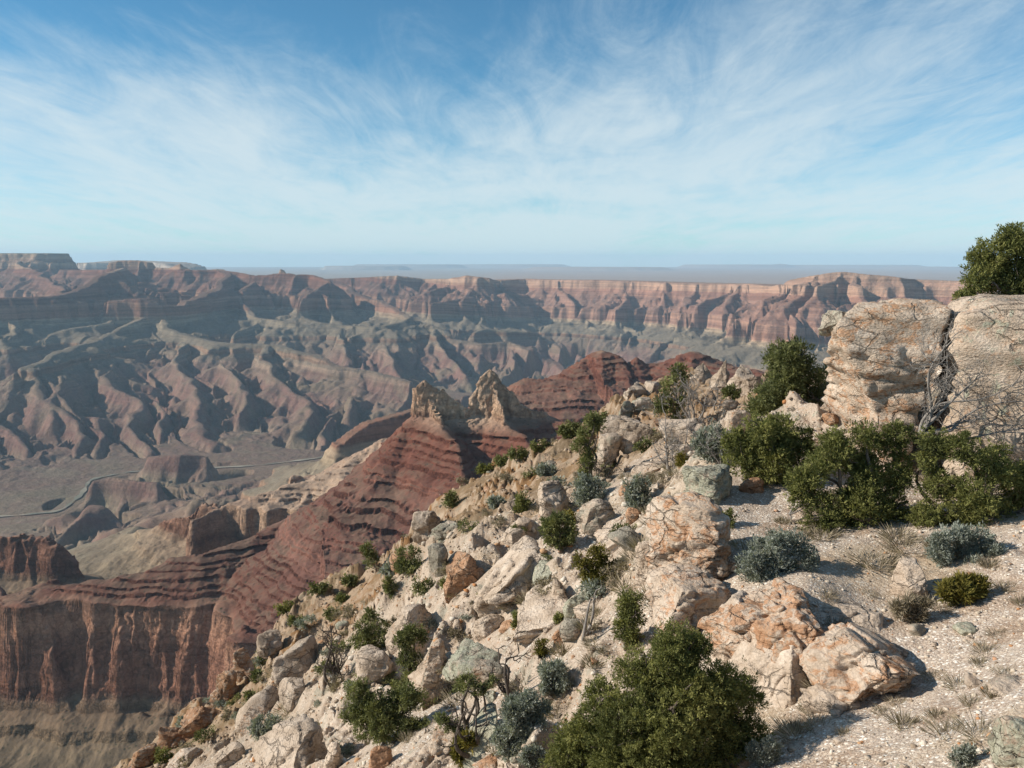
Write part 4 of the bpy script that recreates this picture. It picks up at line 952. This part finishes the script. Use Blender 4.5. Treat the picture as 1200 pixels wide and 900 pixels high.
# small stones: nobody could count them
def stones(nn, seed, smin, smax, name, label):
    q = np.random.RandomState(seed); g = spots(nn, seed, -60, 1330)
    m_ = len(g); d_ = np.hypot(g[:, 0], g[:, 1])
    v, f = ico(1); nv = len(v)
    sz = np.minimum(smin * .7 + q.pareto(1.9, m_) * smin * .8, smax) * np.clip(d_ / 14, .8, 2.2)
    sz = sz * (1 - .35 * gravelly(g[:, 0], g[:, 1]))
    vv = np.repeat(v[None], m_, 0) * (1 + .5 * q.uniform(-1, 1, (m_, nv, 1)))
    vv *= (np.stack([q.uniform(.7, 1.2, m_), q.uniform(.7, 1.2, m_), q.uniform(.4, .9, m_)], -1) * sz[:, None] * .5)[:, None, :]
    a = q.uniform(0, 6.28, m_); ca, sa = np.cos(a)[:, None], np.sin(a)[:, None]
    xx = vv[..., 0] * ca - vv[..., 1] * sa; yy = vv[..., 0] * sa + vv[..., 1] * ca
    vv = np.stack([xx, yy, vv[..., 2]], -1) + g[:, None, :] + np.array([0, 0, 1.]) * (sz * .1)[:, None, None]
    ff = f[None] + (np.arange(m_) * nv)[:, None, None]
    t_ = np.repeat(q.rand(m_), nv); far_ = np.repeat(sstep(20, 36, d_), nv)
    m = Mat(name + '_stone', .95, .06); ton = m.attr('tone')
    c1 = m.ramp(ton, [(0, (.24, .18, .13)), (.25, (.42, .33, .245)), (.6, (.54, .46, .365)), (.86, (.68, .61, .52)), (.9, (.42, .19, .08)), (1, (.45, .28, .16))])
    c2 = m.ramp(ton, [(0, (.17, .12, .085)), (.4, (.28, .20, .13)), (.8, (.40, .31, .225)), (1, (.33, .165, .08))])
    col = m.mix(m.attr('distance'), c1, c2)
    return setattrs(mesh_from(name, vv.reshape(-1, 3), ff.reshape(-1, 3), m.fin(col, m.bump(m.noise(m.pos, 60, 4, .6), .5, .02)), smooth=False, attrs={'tone': t_, 'distance': far_}), label, 'stones', kind='stuff')
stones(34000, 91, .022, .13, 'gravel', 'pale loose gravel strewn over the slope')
# ------------------------------------------------------------------ plants
def leaf_material(name, dark, mid, light, rough=.8):
    m = Mat(name, rough, .12)
    t_ = m.attr('tone')
    col = m.ramp(t_, [(0, dark), (.5, mid), (1, light)])
    m.fin(col)
    tr = m.n('ShaderNodeBsdfTranslucent'); m.put(tr.inputs[0], m.mix(1.0, col, (1.2, 1.25, .7), 'MULTIPLY'))
    ms = m.n('ShaderNodeMixShader'); ms.inputs[0].default_value = .28
    m.nt.links.new(m.b.outputs[0], ms.inputs[1]); m.nt.links.new(tr.outputs[0], ms.inputs[2])
    m.nt.links.new(ms.outputs[0], m.nt.nodes['Material Output'].inputs['Surface'])
    return m.m
JUN = leaf_material('juniper_leaf', (.082, .092, .034), (.165, .172, .058), (.265, .255, .09))
PINE = leaf_material('pine_needle', (.080, .090, .040), (.15, .16, .066), (.24, .24, .10))
OLIVE = leaf_material('olive_leaf', (.09, .085, .022), (.165, .145, .036), (.26, .21, .06))
SAGE = leaf_material('sage_leaf', (.15, .165, .14), (.27, .29, .25), (.40, .41, .36))
DRY = leaf_material('dry_grass', (.15, .125, .09), (.26, .215, .155), (.40, .34, .25))
def bark_material(name, a, b_):
    m = Mat(name, .95, .05)
    n_ = m.noise(m.mapping(m.pos, (1, 1, .25)), 26, 6, .7)
    return m.fin(m.ramp(n_, [(.3, a), (.7, b_)]), m.bump(n_, .8, .02))
BARK = bark_material('bark', (.07, .052, .04), (.21, .175, .145)); GREYWOOD = bark_material('bleached_wood', (.15, .13, .115), (.34, .31, .28)); DARKWOOD = bark_material('dark_wood', (.045, .037, .032), (.15, .125, .105))

def tube_set(paths, sides=6):
    """paths: list of (points (k,3), radii (k,)) -> verts, faces"""
    V, Fq, base = [], [], 0
    for p, r in paths:
        p = np.asarray(p, float); r = np.asarray(r, float); k = len(p)
        t_ = np.gradient(p, axis=0); t_ /= np.linalg.norm(t_, axis=1)[:, None] + 1e-9
        up = np.array([.31, .17, .93]) if abs(t_[0, 2]) < .9 else np.array([1., .1, 0])
        u = np.cross(t_, up); u /= np.linalg.norm(u, axis=1)[:, None] + 1e-9; v = np.cross(t_, u)
        a = np.arange(sides) * 2 * np.pi / sides
        ring = p[:, None] + r[:, None, None] * (np.cos(a)[None, :, None] * u[:, None] + np.sin(a)[None, :, None] * v[:, None])
        V.append(ring.reshape(-1, 3))
        i = np.arange(k - 1)[:, None] * sides; j = np.arange(sides)[None]
        Fq.append((np.stack([i + j, i + (j + 1) % sides, i + sides + (j + 1) % sides, i + sides + j], -1) + base).reshape(-1, 4)); base += k * sides
    return np.concatenate(V), np.concatenate(Fq)
def curve(a, b_, rs, wob=.12, k=7, sag=0.0):
    a, b_ = np.asarray(a, float), np.asarray(b_, float); t_ = np.linspace(0, 1, k)[:, None]; L = np.linalg.norm(b_ - a)
    w_ = rs.normal(size=3) * wob * L; w2 = rs.normal(size=3) * wob * .5 * L
    return a + (b_ - a) * t_ + w_ * np.sin(np.pi * t_) + w2 * np.sin(2 * np.pi * t_) + np.array([0, 0, -sag * L]) * np.sin(np.pi * t_)
def blades(c, d, L, wd, rs):
    """kite shaped leaves at c pointing along d"""
    n_ = len(c); d = d / (np.linalg.norm(d, axis=1)[:, None] + 1e-9)
    s = np.cross(d, rs.normal(size=(n_, 3))); s /= np.linalg.norm(s, axis=1)[:, None] + 1e-9
    L = L[:, None]; wd = wd[:, None]
    v = np.stack([c, c + d * L * .5 + s * wd * .5, c + d * L, c + d * L * .5 - s * wd * .5], 1)
    return v.reshape(-1, 3), np.arange(4 * n_).reshape(-1, 4)
def crown(lobes, px_m, rs, per=2.5, Lpx=3.8, wpx=1.2, spray=14, updir=.35, fuzz=.3, hollow=.4):
    """leaves of a crown. lobes: (x, y, z, rx, ry, rz); px_m: metres per photo pixel there"""
    CC, DD, TT = [], [], []
    for (lx, ly, lz, a, b_, c) in lobes:
        area = math.pi * a * c / px_m ** 2
        ns = max(int(area * per / spray * 1.9), 6)
        dr_ = rs.normal(size=(ns, 3)); dr_ /= np.linalg.norm(dr_, axis=1)[:, None]
        lump = fbm3(dr_[:, 0] * 2.2 + lx * 3, dr_[:, 1] * 2.2 + ly, dr_[:, 2] * 2.2 + lz, 2, 7)
        ra = (hollow + (1 - hollow) * rs.rand(ns) ** .55) * (1 + .95 * lump + fuzz * rs.normal(size=ns))
        keep = lump > -.04 + rs.rand(ns) * .1
        dr_, ra = dr_[keep], ra[keep]; ns = len(ra)
        sc_ = np.array([lx, ly, lz]) + dr_ * ra[:, None] * np.array([a, b_, c])
        sd = dr_ + np.array([0, 0, updir]) + rs.normal(size=(ns, 3)) * .35
        ton = np.clip(.45 + .22 * rs.normal() + .2 * rs.normal(size=ns), 0, 1)
        CC.append(np.repeat(sc_, spray, 0) + rs.normal(size=(ns * spray, 3)) * px_m * 1.7)
        DD.append(np.repeat(sd, spray, 0) + rs.normal(size=(ns * spray, 3)) * .6); TT.append(np.clip(np.repeat(ton, spray) + rs.normal(size=ns * spray) * .12, 0, 1))
    CC, DD, TT = np.concatenate(CC), np.concatenate(DD), np.concatenate(TT)
    L = Lpx * px_m * rs.uniform(.6, 1.35, len(CC)); v, f = blades(CC, DD, L, L * wpx / Lpx, rs)
    return v, f, np.repeat(TT, 4)
def empty(name, loc):
    o = D.objects.new(name, None); C.objects.link(o); o.location = loc; o.empty_display_size = .2; return o
def sub_lobes(lobes, rs, k=6, f=.55):
    out = []
    for (x_, y_, z_, a, b_, c) in lobes:
        for i in range(k):
            d_ = rs.normal(size=3); d_ /= np.linalg.norm(d_); q = f * rs.uniform(.6, 1.05)
            out.append((x_ + d_[0] * a * .62, y_ + d_[1] * b_ * .62, z_ + d_[2] * c * .62, a * q, b_ * q, c * q))
    return out
def tree(bx, by, lobes_px, label, seed, name='juniper', cat='juniper', leaf=None, wood=None, Yd=None, group=None, per=2.5, limbs=True, trunk_r=None, depth=.85, subs=6, flat=1.0, top=None, spread=.5, **kw):
    """lobes_px: (px, py, radius px[, depth shift in radii]) round which the leaves hang; bx, by: where it leaves the ground"""
    rs = np.random.RandomState(seed)
    if Yd is None:
        g, ok = hit(bx, min(by, 1150)); base = g[0].astype(float); Yd = base[1]
    else:
        base = np.array(P(bx, by, Yd))
    m_ = Yd / FPX
    lob = []
    for q in lobes_px:
        sh = q[3] if len(q) > 3 else rs.uniform(-spread, spread)
        c = np.array(P(q[0], q[1], Yd + sh * q[2] * m_)) - base; r = q[2] * m_
        lob.append((c[0], c[1], c[2], r, r * depth, r * flat))
    t = empty(name, base); stand(t, label, cat, group)
    v, f, ton = crown(sub_lobes(lob, rs, subs), m_, rs, per=per, **kw)
    mesh_from('crown', v, f, leaf or JUN, smooth=False, parent=t, attrs={'tone': ton})
    H_ = max(l[2] for l in lob); cx_ = np.mean([l[0] for l in lob]); cy_ = np.mean([l[1] for l in lob])
    r0_ = trunk_r or max(.035, .045 * H_)
    fork = np.array([cx_ * .45, cy_ * .45, max(H_ * .28, .08)])
    paths = [(curve((0, 0, -.15), fork, rs, .1), np.linspace(r0_, r0_ * .75, 7))]
    for l in lob:
        e_ = np.array(l[:3]) + rs.normal(size=3) * l[3] * .15
        paths.append((curve(fork, e_, rs, .13, 8), np.linspace(r0_ * .55, r0_ * .16, 8)))
        if limbs:
            for i in range(5):
                d_ = rs.normal(size=3); d_ /= np.linalg.norm(d_)
                paths.append((curve(e_, np.array(l[:3]) + d_ * np.array(l[3:]) * .9, rs, .15, 5), np.linspace(r0_ * .16, r0_ * .04, 5)))
    v, f = tube_set(paths, 7)
    mesh_from('trunk', v, f, wood or BARK, parent=t)
    return t
def auto_lobes(px, py, w_, h_, rs, k=7):
    out = [(px, py + h_ * .12, min(w_, h_) * .36)]
    for i in range(k):
        a = i * 6.283 / k + rs.uniform(-.4, .4); rr_ = min(w_, h_) * rs.uniform(.20, .30)
        out.append((px + math.cos(a) * (w_ * .5 - rr_ * .8), py + math.sin(a) * (h_ * .5 - rr_ * .8), rr_))
    return out

# the junipers of the near right
tree(795, 912, [(790, 765, 34), (750, 795, 38), (828, 800, 42), (708, 825, 36), (782, 830, 58, -.5), (860, 830, 42), (690, 865, 38), (745, 870, 52, -.6), (825, 880, 56, -.5), (875, 870, 34), (665, 895, 28), (720, 905, 46), (775, 915, 60, -.5), (815, 755, 22), (850, 905, 40)],
     'biggest juniper, broad and bushy, at the bottom edge right of centre', 301, Yd=8.7, trunk_r=.11)
tree(1005, 652, [(1022, 508, 24), (1048, 515, 22), (985, 532, 27), (1015, 540, 24), (955, 556, 29), (1000, 566, 32), (1042, 555, 27), (962, 600, 27), (1010, 606, 34, -.5), (1046, 600, 22), (985, 632, 29), (1030, 636, 22), (948, 624, 17), (940, 575, 15)],
     'spreading dark juniper in front of the tall rusty boulder', 302, Yd=14.6, trunk_r=.1)
tree(1155, 652, [(1098, 516, 16), (1128, 528, 22), (1168, 545, 28), (1200, 566, 30), (1106, 566, 25), (1146, 582, 32, -.4), (1188, 606, 28), (1092, 604, 22), (1128, 612, 25), (1228, 600, 35), (1232, 556, 25), (1085, 540, 12)],
     'spreading juniper at the right edge below the lichen covered wall', 303, Yd=14.0, trunk_r=.1)
tree(930, 500, [(932, 418, 23), (915, 435, 28), (948, 440, 23), (905, 460, 28), (935, 462, 32), (955, 470, 21), (915, 486, 30), (945, 495, 25), (892, 480, 16)],
     'rounded juniper directly left of the tall rusty boulder', 304, Yd=22, leaf=PINE)
tree(900, 565, [(885, 500, 22), (905, 515, 27), (872, 530, 25), (895, 540, 29), (925, 535, 27), (860, 515, 13), (915, 560, 20), (940, 520, 20), (880, 555, 16)],
     'low ragged juniper beside the square lichen block', 305, Yd=16.6)
tree(1185, 362, [(1180, 290, 22), (1160, 305, 22), (1200, 300, 30), (1145, 325, 16), (1175, 330, 26), (1215, 330, 34), (1230, 295, 30), (1140, 345, 10), (1200, 350, 20)],
     'rounded juniper standing on top of the lichen covered wall', 306, Yd=21.5)
tree(1122, 358, [(1123, 352, 7), (1129, 349, 6)], 'tiny bush on the rim of the lichen covered wall', 307, name='shrub', cat='shrub', Yd=21.0, limbs=False)
# the lower trees
tree(452, 872, [(418, 815, 18), (442, 825, 22), (470, 830, 24), (485, 815, 16), (425, 845, 22), (455, 852, 26), (483, 850, 20), (410, 838, 10)],
     'wide dark green juniper at the bottom left of centre', 310, leaf=PINE)
tree(480, 815, [(482, 738, 12), (475, 752, 13), (495, 745, 9), (480, 772, 14), (484, 792, 15), (478, 810, 15)],
     'narrow upright dark pine rising behind the wide juniper', 311, name='pine', cat='pine', leaf=PINE)
tree(440, 768, [(436, 722, 11), (428, 738, 13), (446, 742, 14), (432, 757, 13), (416, 750, 9), (450, 760, 9)], 'loose dark pine left of the rough pinkish boulder', 312, name='pine', cat='pine', leaf=PINE, per=1.7)
tree(552, 884, [(552, 798, 14), (566, 806, 13), (540, 806, 10), (520, 846, 14), (534, 852, 12), (576, 800, 8)], 'twisted half bare pine with a dark leaning trunk near the bottom', 313, name='pine', cat='pine', leaf=PINE, wood=DARKWOOD, trunk_r=.06, flat=.6, per=2.0)
tree(656, 643, auto_lobes(655, 623, 42, 40, np.random.RandomState(1)), 'round green juniper bush in the middle of the slope', 314, leaf=PINE, flat=1)
tree(700, 690, auto_lobes(700, 664, 50, 44, np.random.RandomState(2)), 'yellowish green juniper bush below the round green one', 315, leaf=OLIVE)
tree(738, 754, [(739, 703, 13), (734, 717, 14), (744, 722, 14), (733, 736, 14), (742, 744, 12)], 'bright green column shaped juniper left of the whitish outcrop', 316)
tree(692, 572, [(697, 492, 9), (688, 505, 9), (684, 522, 11), (690, 540, 11), (686, 556, 10), (700, 500, 7)], 'dark columnar juniper on the skyline slope', 317, leaf=PINE)
tree(793, 502, [(796, 438, 10), (785, 450, 11), (802, 448, 8), (778, 468, 11), (790, 472, 13), (775, 478, 8), (796, 488, 9)], 'green pine among the pale boulders near the skyline', 318, name='pine', cat='pine', leaf=PINE, per=2.0)
tree(697, 502, auto_lobes(699, 493, 26, 20, np.random.RandomState(3)), 'rounded dark juniper cresting the skyline above the columnar one', 319, leaf=PINE)
tree(670, 512, auto_lobes(668, 505, 26, 18, np.random.RandomState(4)), 'low dark juniper on the skyline left of the rounded one', 320, leaf=PINE)
tree(865, 466, auto_lobes(865, 461, 34, 14, np.random.RandomState(5)), 'low green shrub below the stacked skyline boulders', 321, name='shrub', cat='shrub', leaf=PINE)
SH = [(633, 523, 24, 12, PINE, 'dark low shrub on the skyline right of the tan patch'), (608, 532, 24, 14, PINE, 'dark low shrub on the skyline above the ochre earth'), (588, 540, 18, 10, PINE, 'little green shrub on the skyline above the reddish earth'), (570, 550, 22, 9, JUN, 'flat green shrub on the skyline where it dips'),
      (527, 586, 18, 20, PINE, 'round dark shrub just below the skyline beside the pale pinnacle'), (612, 591, 20, 22, JUN, 'round green shrub in the ochre earth beside the big cream boulder'), (478, 655, 30, 34, PINE, 'dusky upright shrub left of the smooth grey boulder'), (497, 688, 34, 20, PINE, 'low dark shrub below the smooth grey boulder'),
      (527, 684, 20, 12, JUN, 'green mat tucked under the split orange boulder'), (432, 646, 16, 14, PINE, 'small dark shrub on the lower skyline above a tan bank'), (410, 680, 14, 9, PINE, 'tiny dark shrub halfway down the lower skyline'), (402, 702, 14, 8, PINE, 'dark green tuft under the lower skyline'), (375, 690, 26, 14, PINE, 'dark shrub on the skyline above the tan crag'),
      (334, 712, 24, 14, JUN, 'green shrub on the skyline edge at lower left'), (350, 728, 22, 12, PINE, 'dark shrub just inside the lower left skyline'), (388, 720, 16, 12, PINE, 'small dark shrub left of the loose dark pine'), (308, 770, 10, 16, JUN, 'small upright green bush by the orange crag'), (302, 792, 12, 12, PINE, 'dark bush in the hollow of the orange crag'), (295, 818, 16, 14, PINE, 'dark green bush on the ledge below the orange crag'),
      (316, 822, 20, 12, JUN, 'olive green bush beside the pale sagebrush at lower left'), (192, 886, 24, 18, JUN, 'green bush at the bottom among the brown crags'), (851, 608, 22, 18, JUN, 'small bright green bush on the open gravel'), (839, 640, 18, 18, JUN, 'small green tuft on the gravel below the small bright bush'), (635, 760, 16, 22, OLIVE, 'small olive bush right of the dead snag'),
      (606, 727, 10, 18, JUN, 'tiny green bush growing beside the flat ochre stone'), (656, 725, 9, 9, JUN, 'tiny green tuft above the rust red stone'), (798, 540, 10, 16, OLIVE, 'small yellow green bush left of the square lichen block'), (668, 607, 10, 14, OLIVE, 'little yellowish bush beside the big cream boulder'),
      (645, 590, 14, 10, JUN, 'green wisp at the foot of the big cream boulder'), (458, 688, 16, 20, PINE, 'dark ragged shrub left of the low dark shrub'), (755, 523, 20, 14, PINE, 'dusky little shrub above the bleached dead tree')]
for i, (px, py, w_, h_, lf, lab) in enumerate(SH):
    tree(px, py + h_ * .45, auto_lobes(px, py, w_, h_, np.random.RandomState(i + 50), 5), lab, 340 + i, name='shrub', cat='shrub', leaf=lf, subs=4, limbs=False, trunk_r=.02)
# sagebrush
SG = [(912, 658, 88, 66, 'large grey blue sagebrush on the gravel shelf above the orange ledge'), (1132, 648, 84, 66, 'pale sagebrush mixed into the foot of the right-hand juniper'), (690, 576, 36, 34, 'round grey sagebrush right of the big cream boulder'), (748, 580, 32, 42, 'upright blue grey sagebrush right of the small orange stone'),
      (648, 796, 40, 40, 'grey sagebrush uphill of the other two near the bottom'), (618, 838, 54, 50, 'pale grey green sagebrush in the middle of the bottom row'), (600, 868, 44, 40, 'grey sagebrush lowest in the bottom row'), (626, 888, 30, 26, 'small grey sagebrush touching the bottom edge'),
      (312, 853, 36, 28, 'pale blue sagebrush at the lower left under the tan crags'), (1138, 889, 54, 30, 'sagebrush at the bottom right corner beside the greenish boulder'), (555, 585, 0, 0, ''), (582, 590, 16, 12, 'grey sagebrush on the ochre earth below the skyline'), (640, 552, 18, 12, 'small grey sagebrush left of the dark columnar juniper'),
      (835, 520, 40, 40, 'silvery grey brush above the square lichen block'), (815, 560, 0, 0, ''), (880, 610, 0, 0, ''), (855, 520, 0, 0, ''), (460, 668, 24, 14, 'grey green sagebrush among the dusky shrubs'), (895, 880, 40, 30, 'grey sprig of sagebrush in the shade right of the biggest juniper'), (440, 660, 0, 0, '')]
for i, (px, py, w_, h_, lab) in enumerate(SG):
    if not w_: continue
    tree(px, py + h_ * .46, auto_lobes(px, py, w_ * 1.05, h_ * 1.05, np.random.RandomState(i + 90), 8), lab, 400 + i, name='sagebrush', cat='sagebrush', leaf=SAGE, wood=GREYWOOD, trunk_r=.02, updir=.7, Lpx=4.2, wpx=1.25, fuzz=.15, per=2.0, Yd={0: 12.4, 1: 12.5, 9: 6.8, 18: 8.3}.get(i))
tree(1132, 706, auto_lobes(1130, 692, 56, 30, np.random.RandomState(7)), 'yellow green bush below the pale sagebrush on the right', 430, name='shrub', cat='shrub', leaf=OLIVE, updir=1.0, wpx=1.6, Lpx=9, limbs=False)
tree(548, 900, auto_lobes(550, 884, 36, 34, np.random.RandomState(8)), 'yellow green bush at the foot of the twisted pine', 431, name='shrub', cat='shrub', leaf=OLIVE, updir=1.0, wpx=1.6, Lpx=9, limbs=False)
tree(1070, 730, auto_lobes(1070, 714, 44, 32, np.random.RandomState(9)), 'round dry grey brown bush below the rounded pale boulder', 432, name='dry_bush', cat='bush', leaf=DRY, updir=.9, wpx=1.0, Lpx=8, per=1.7, limbs=False)

# bare and dead wood
def dead(bx, by, tips, label, seed, wood=None, r=.05, Yd=None, name='dead_tree', cat='dead tree', twigs=7, gen=2):
    rs = np.random.RandomState(seed)
    if Yd is None: g, ok = hit(bx, by); base = g[0].astype(float); Yd = base[1]
    else: base = np.array(P(bx, by, Yd))
    t = empty(name, base); stand(t, label, cat); m_ = Yd / FPX
    main, fine_ = [], []
    for (tx_, ty_) in tips:
        e_ = np.array(P(tx_, ty_, Yd + rs.uniform(-.4, .3) * abs(by - ty_) * m_)) - base
        c = curve((0, 0, -.05), e_, rs, .10, 10); main.append((c, np.linspace(r, r * .18, 10) * rs.uniform(.7, 1.1)))
        L = np.linalg.norm(e_)
        def branch(p0, d0, ln, rad, depth_):
            e2 = p0 + d0 * ln; cc = curve(p0, e2, rs, .14, 6); fine_.append((cc, np.linspace(rad, rad * .3, 6)))
            if depth_:
                for q in range(4):
                    d2 = d0 + rs.normal(size=3) * .65; branch(cc[rs.randint(2, 6)], d2 / np.linalg.norm(d2), ln * rs.uniform(.35, .65), rad * .55, depth_ - 1)
        for q in range(twigs):
            k = rs.randint(3, 10); d0 = e_ / L + rs.normal(size=3) * .75 + np.array([0, 0, .2]); branch(c[k], d0 / np.linalg.norm(d0), L * rs.uniform(.2, .42), max(r * .28, .5 * m_), gen - 1)
    v, f = tube_set(main, 6); mesh_from('trunk', v, f, wood or GREYWOOD, parent=t)
    v, f = tube_set(fine_, 4); mesh_from('twigs', v, f, wood or GREYWOOD, parent=t)
    return t
dead(1078, 505, [(1120, 395), (1150, 440), (1190, 470), (1205, 440), (1160, 490), (1110, 430), (1215, 500), (1090, 470)], 'sprawling bare grey branches in front of the dark cleft', 501, Yd=15.6, r=.045, twigs=9, gen=3, name='bare_branches', cat='dead branches')
dead(785, 560, [(772, 500), (795, 515), (765, 520), (805, 505), (780, 485)], 'bleached dead tree standing over the slope above the low cream ledge', 502, Yd=20.5, r=.05, gen=3)
dead(812, 498, [(805, 452), (820, 455), (795, 470), (826, 470), (815, 445)], 'grey dead tree right of the green pine near the skyline', 503, r=.06, gen=3)
dead(704, 568, [(715, 530), (698, 540), (725, 545), (690, 548)], 'small dark dead tree above the round sagebrush', 504, wood=DARKWOOD, r=.04, gen=3)
dead(392, 806, [(388, 738), (400, 745), (378, 752), (408, 770), (384, 770)], 'bare dark tree with grey twigs left of the lower junipers', 505, wood=DARKWOOD, r=.06, gen=3)
dead(598, 822, [(578, 790), (568, 792), (602, 770), (608, 800), (585, 778)], 'dead snag right of the grey lichen outcrop', 506, wood=DARKWOOD, r=.05, twigs=4)
dead(556, 884, [(546, 830), (558, 822), (536, 838)], 'dead dark boughs at the base of the twisted pine', 507, wood=DARKWOOD, r=.05, twigs=4)
dead(925, 600, [(965, 580), (950, 588), (985, 600), (940, 578), (930, 612)], 'fallen bare twigs on the gravel left of the spreading dark juniper', 508, r=.025, Yd=14.8, gen=3, name='bare_branches', cat='dead branches')
dead(845, 545, [(838, 505), (852, 515), (828, 520), (860, 530)], 'grey leafless brush left of the low ragged juniper', 509, r=.02, gen=3, name='bare_bush', cat='dead bush')
dead(838, 480, [(825, 462), (835, 455), (848, 466)], 'thin grey dead bush left of the smooth white boulder', 510, r=.03, gen=3, name='bare_bush', cat='dead bush')
dead(1040, 662, [(1020, 640), (1050, 635), (1000, 650), (1060, 650)], 'grey dead boughs under the spreading dark juniper', 511, r=.03, Yd=13.6, gen=3, name='bare_branches', cat='dead branches')
dead(684, 745, [(693, 700), (700, 690), (676, 760)], 'fallen grey log and stem below the yellowish juniper bush', 512, r=.05, twigs=2, gen=1, name='dead_log', cat='log')

# dry tufts: copies of three kinds
def tuft_mesh(seed, nn, spreadv, Lm):
    rs = np.random.RandomState(seed); a = rs.uniform(0, 6.28, nn); q = spreadv * np.sqrt(rs.rand(nn))
    c = np.stack([np.cos(a) * q * .35, np.sin(a) * q * .35, np.zeros(nn)], 1); d_ = np.stack([np.cos(a) * q * 1.6, np.sin(a) * q * 1.6, np.ones(nn) * .8], 1) + rs.normal(size=(nn, 3)) * .18
    L = Lm * rs.uniform(.5, 1.15, nn); v, f = blades(c, d_, L, np.full(nn, .016), rs)
    o = mesh_from('grass_tuft', v, f, DRY, smooth=False, attrs={'tone': np.repeat(rs.rand(nn), 4)}); me = o.data; D.objects.remove(o); return me
tm = [tuft_mesh(600 + k, 190, .5 + .15 * k, .34 + .05 * k) for k in range(4)]
rs = np.random.RandomState(33)
tp = [(1165, 815), (1140, 825), (1112, 862), (1152, 862), (1180, 790), (1098, 840), (1060, 850), (960, 850), (935, 862), (990, 860), (1035, 835), (1140, 700), (1180, 690), (808, 655), (800, 625), (870, 640), (885, 660), (780, 600), (770, 615), (790, 585), (752, 640), (748, 655), (735, 665), (725, 640), (760, 600), (700, 720), (690, 735), (645, 700), (660, 765), (735, 690),
      (620, 705), (600, 710), (770, 560), (790, 550), (735, 560), (720, 545), (810, 590), (640, 830), (660, 820), (655, 840), (580, 880)]
g, ok = hit([q[0] for q in tp], [q[1] for q in tp]); extra = spots(190, 9, 300, 1250, 470, 900); extra = extra[extra[:, 1] > 8.5][:130]
for q in np.concatenate([g, extra]):
    o = D.objects.new('grass_tuft', tm[rs.randint(4)]); C.objects.link(o); o.location = q - np.array([0, 0, .02])
    s_ = rs.uniform(.4, .85) * (.62 if q[1] < 12 else 1.0); o.scale = (s_ * 1.2, s_ * 1.2, s_ * .9); o.rotation_euler = (0, 0, rs.uniform(0, 6.28)); stand(o, 'dry tan grass tuft rooted in the stony slope', 'grass tuft', 'dry grass tufts')

sm = []
for k in range(5):
    rs2 = np.random.RandomState(700 + k)
    v, f, ton = crown(sub_lobes([(0, 0, .32, .42, .40, .30), (.25, .1, .25, .25, .25, .2), (-.22, -.1, .28, .26, .24, .22)], rs2, 4), .028, rs2, per=1.1)
    for lf, nm in ((PINE, 'green'), (SAGE, 'grey'), (DRY, 'dry')):
        o = mesh_from('shrub', v, f, lf, smooth=False, attrs={'tone': ton}); sm.append((nm, o.data)); D.objects.remove(o)
words = {'green': ('small dusky green shrub among the rocks of the lower slope', 'shrub'), 'grey': ('small grey sagebrush clump among the rocks of the lower slope', 'sagebrush'), 'dry': ('small dry brown bush among the rocks of the lower slope', 'bush')}
ex = spots(260, 19, 180, 800, 480, 900); ex = ex[ex[:, 1] > 15][:110]
for q in ex:
    nm, me = sm[rs.randint(len(sm))]
    if nm == 'green' and rs.rand() < .35: nm, me = sm[2 + 3 * rs.randint(5)]
    o = D.objects.new({'green': 'shrub', 'grey': 'sagebrush', 'dry': 'dry_bush'}[nm], me); C.objects.link(o); o.location = q - np.array([0, 0, .08]); s_ = rs.uniform(.35, .95) * (1.2 if q[1] > 30 else .8)
    o.scale = (s_ * 1.15, s_ * 1.15, s_); o.rotation_euler = (0, 0, rs.uniform(0, 6.28)); stand(o, words[nm][0], words[nm][1], {'green': 'small green shrubs on the lower slope', 'grey': 'small sagebrush clumps on the lower slope', 'dry': 'small dry bushes on the lower slope'}[nm])
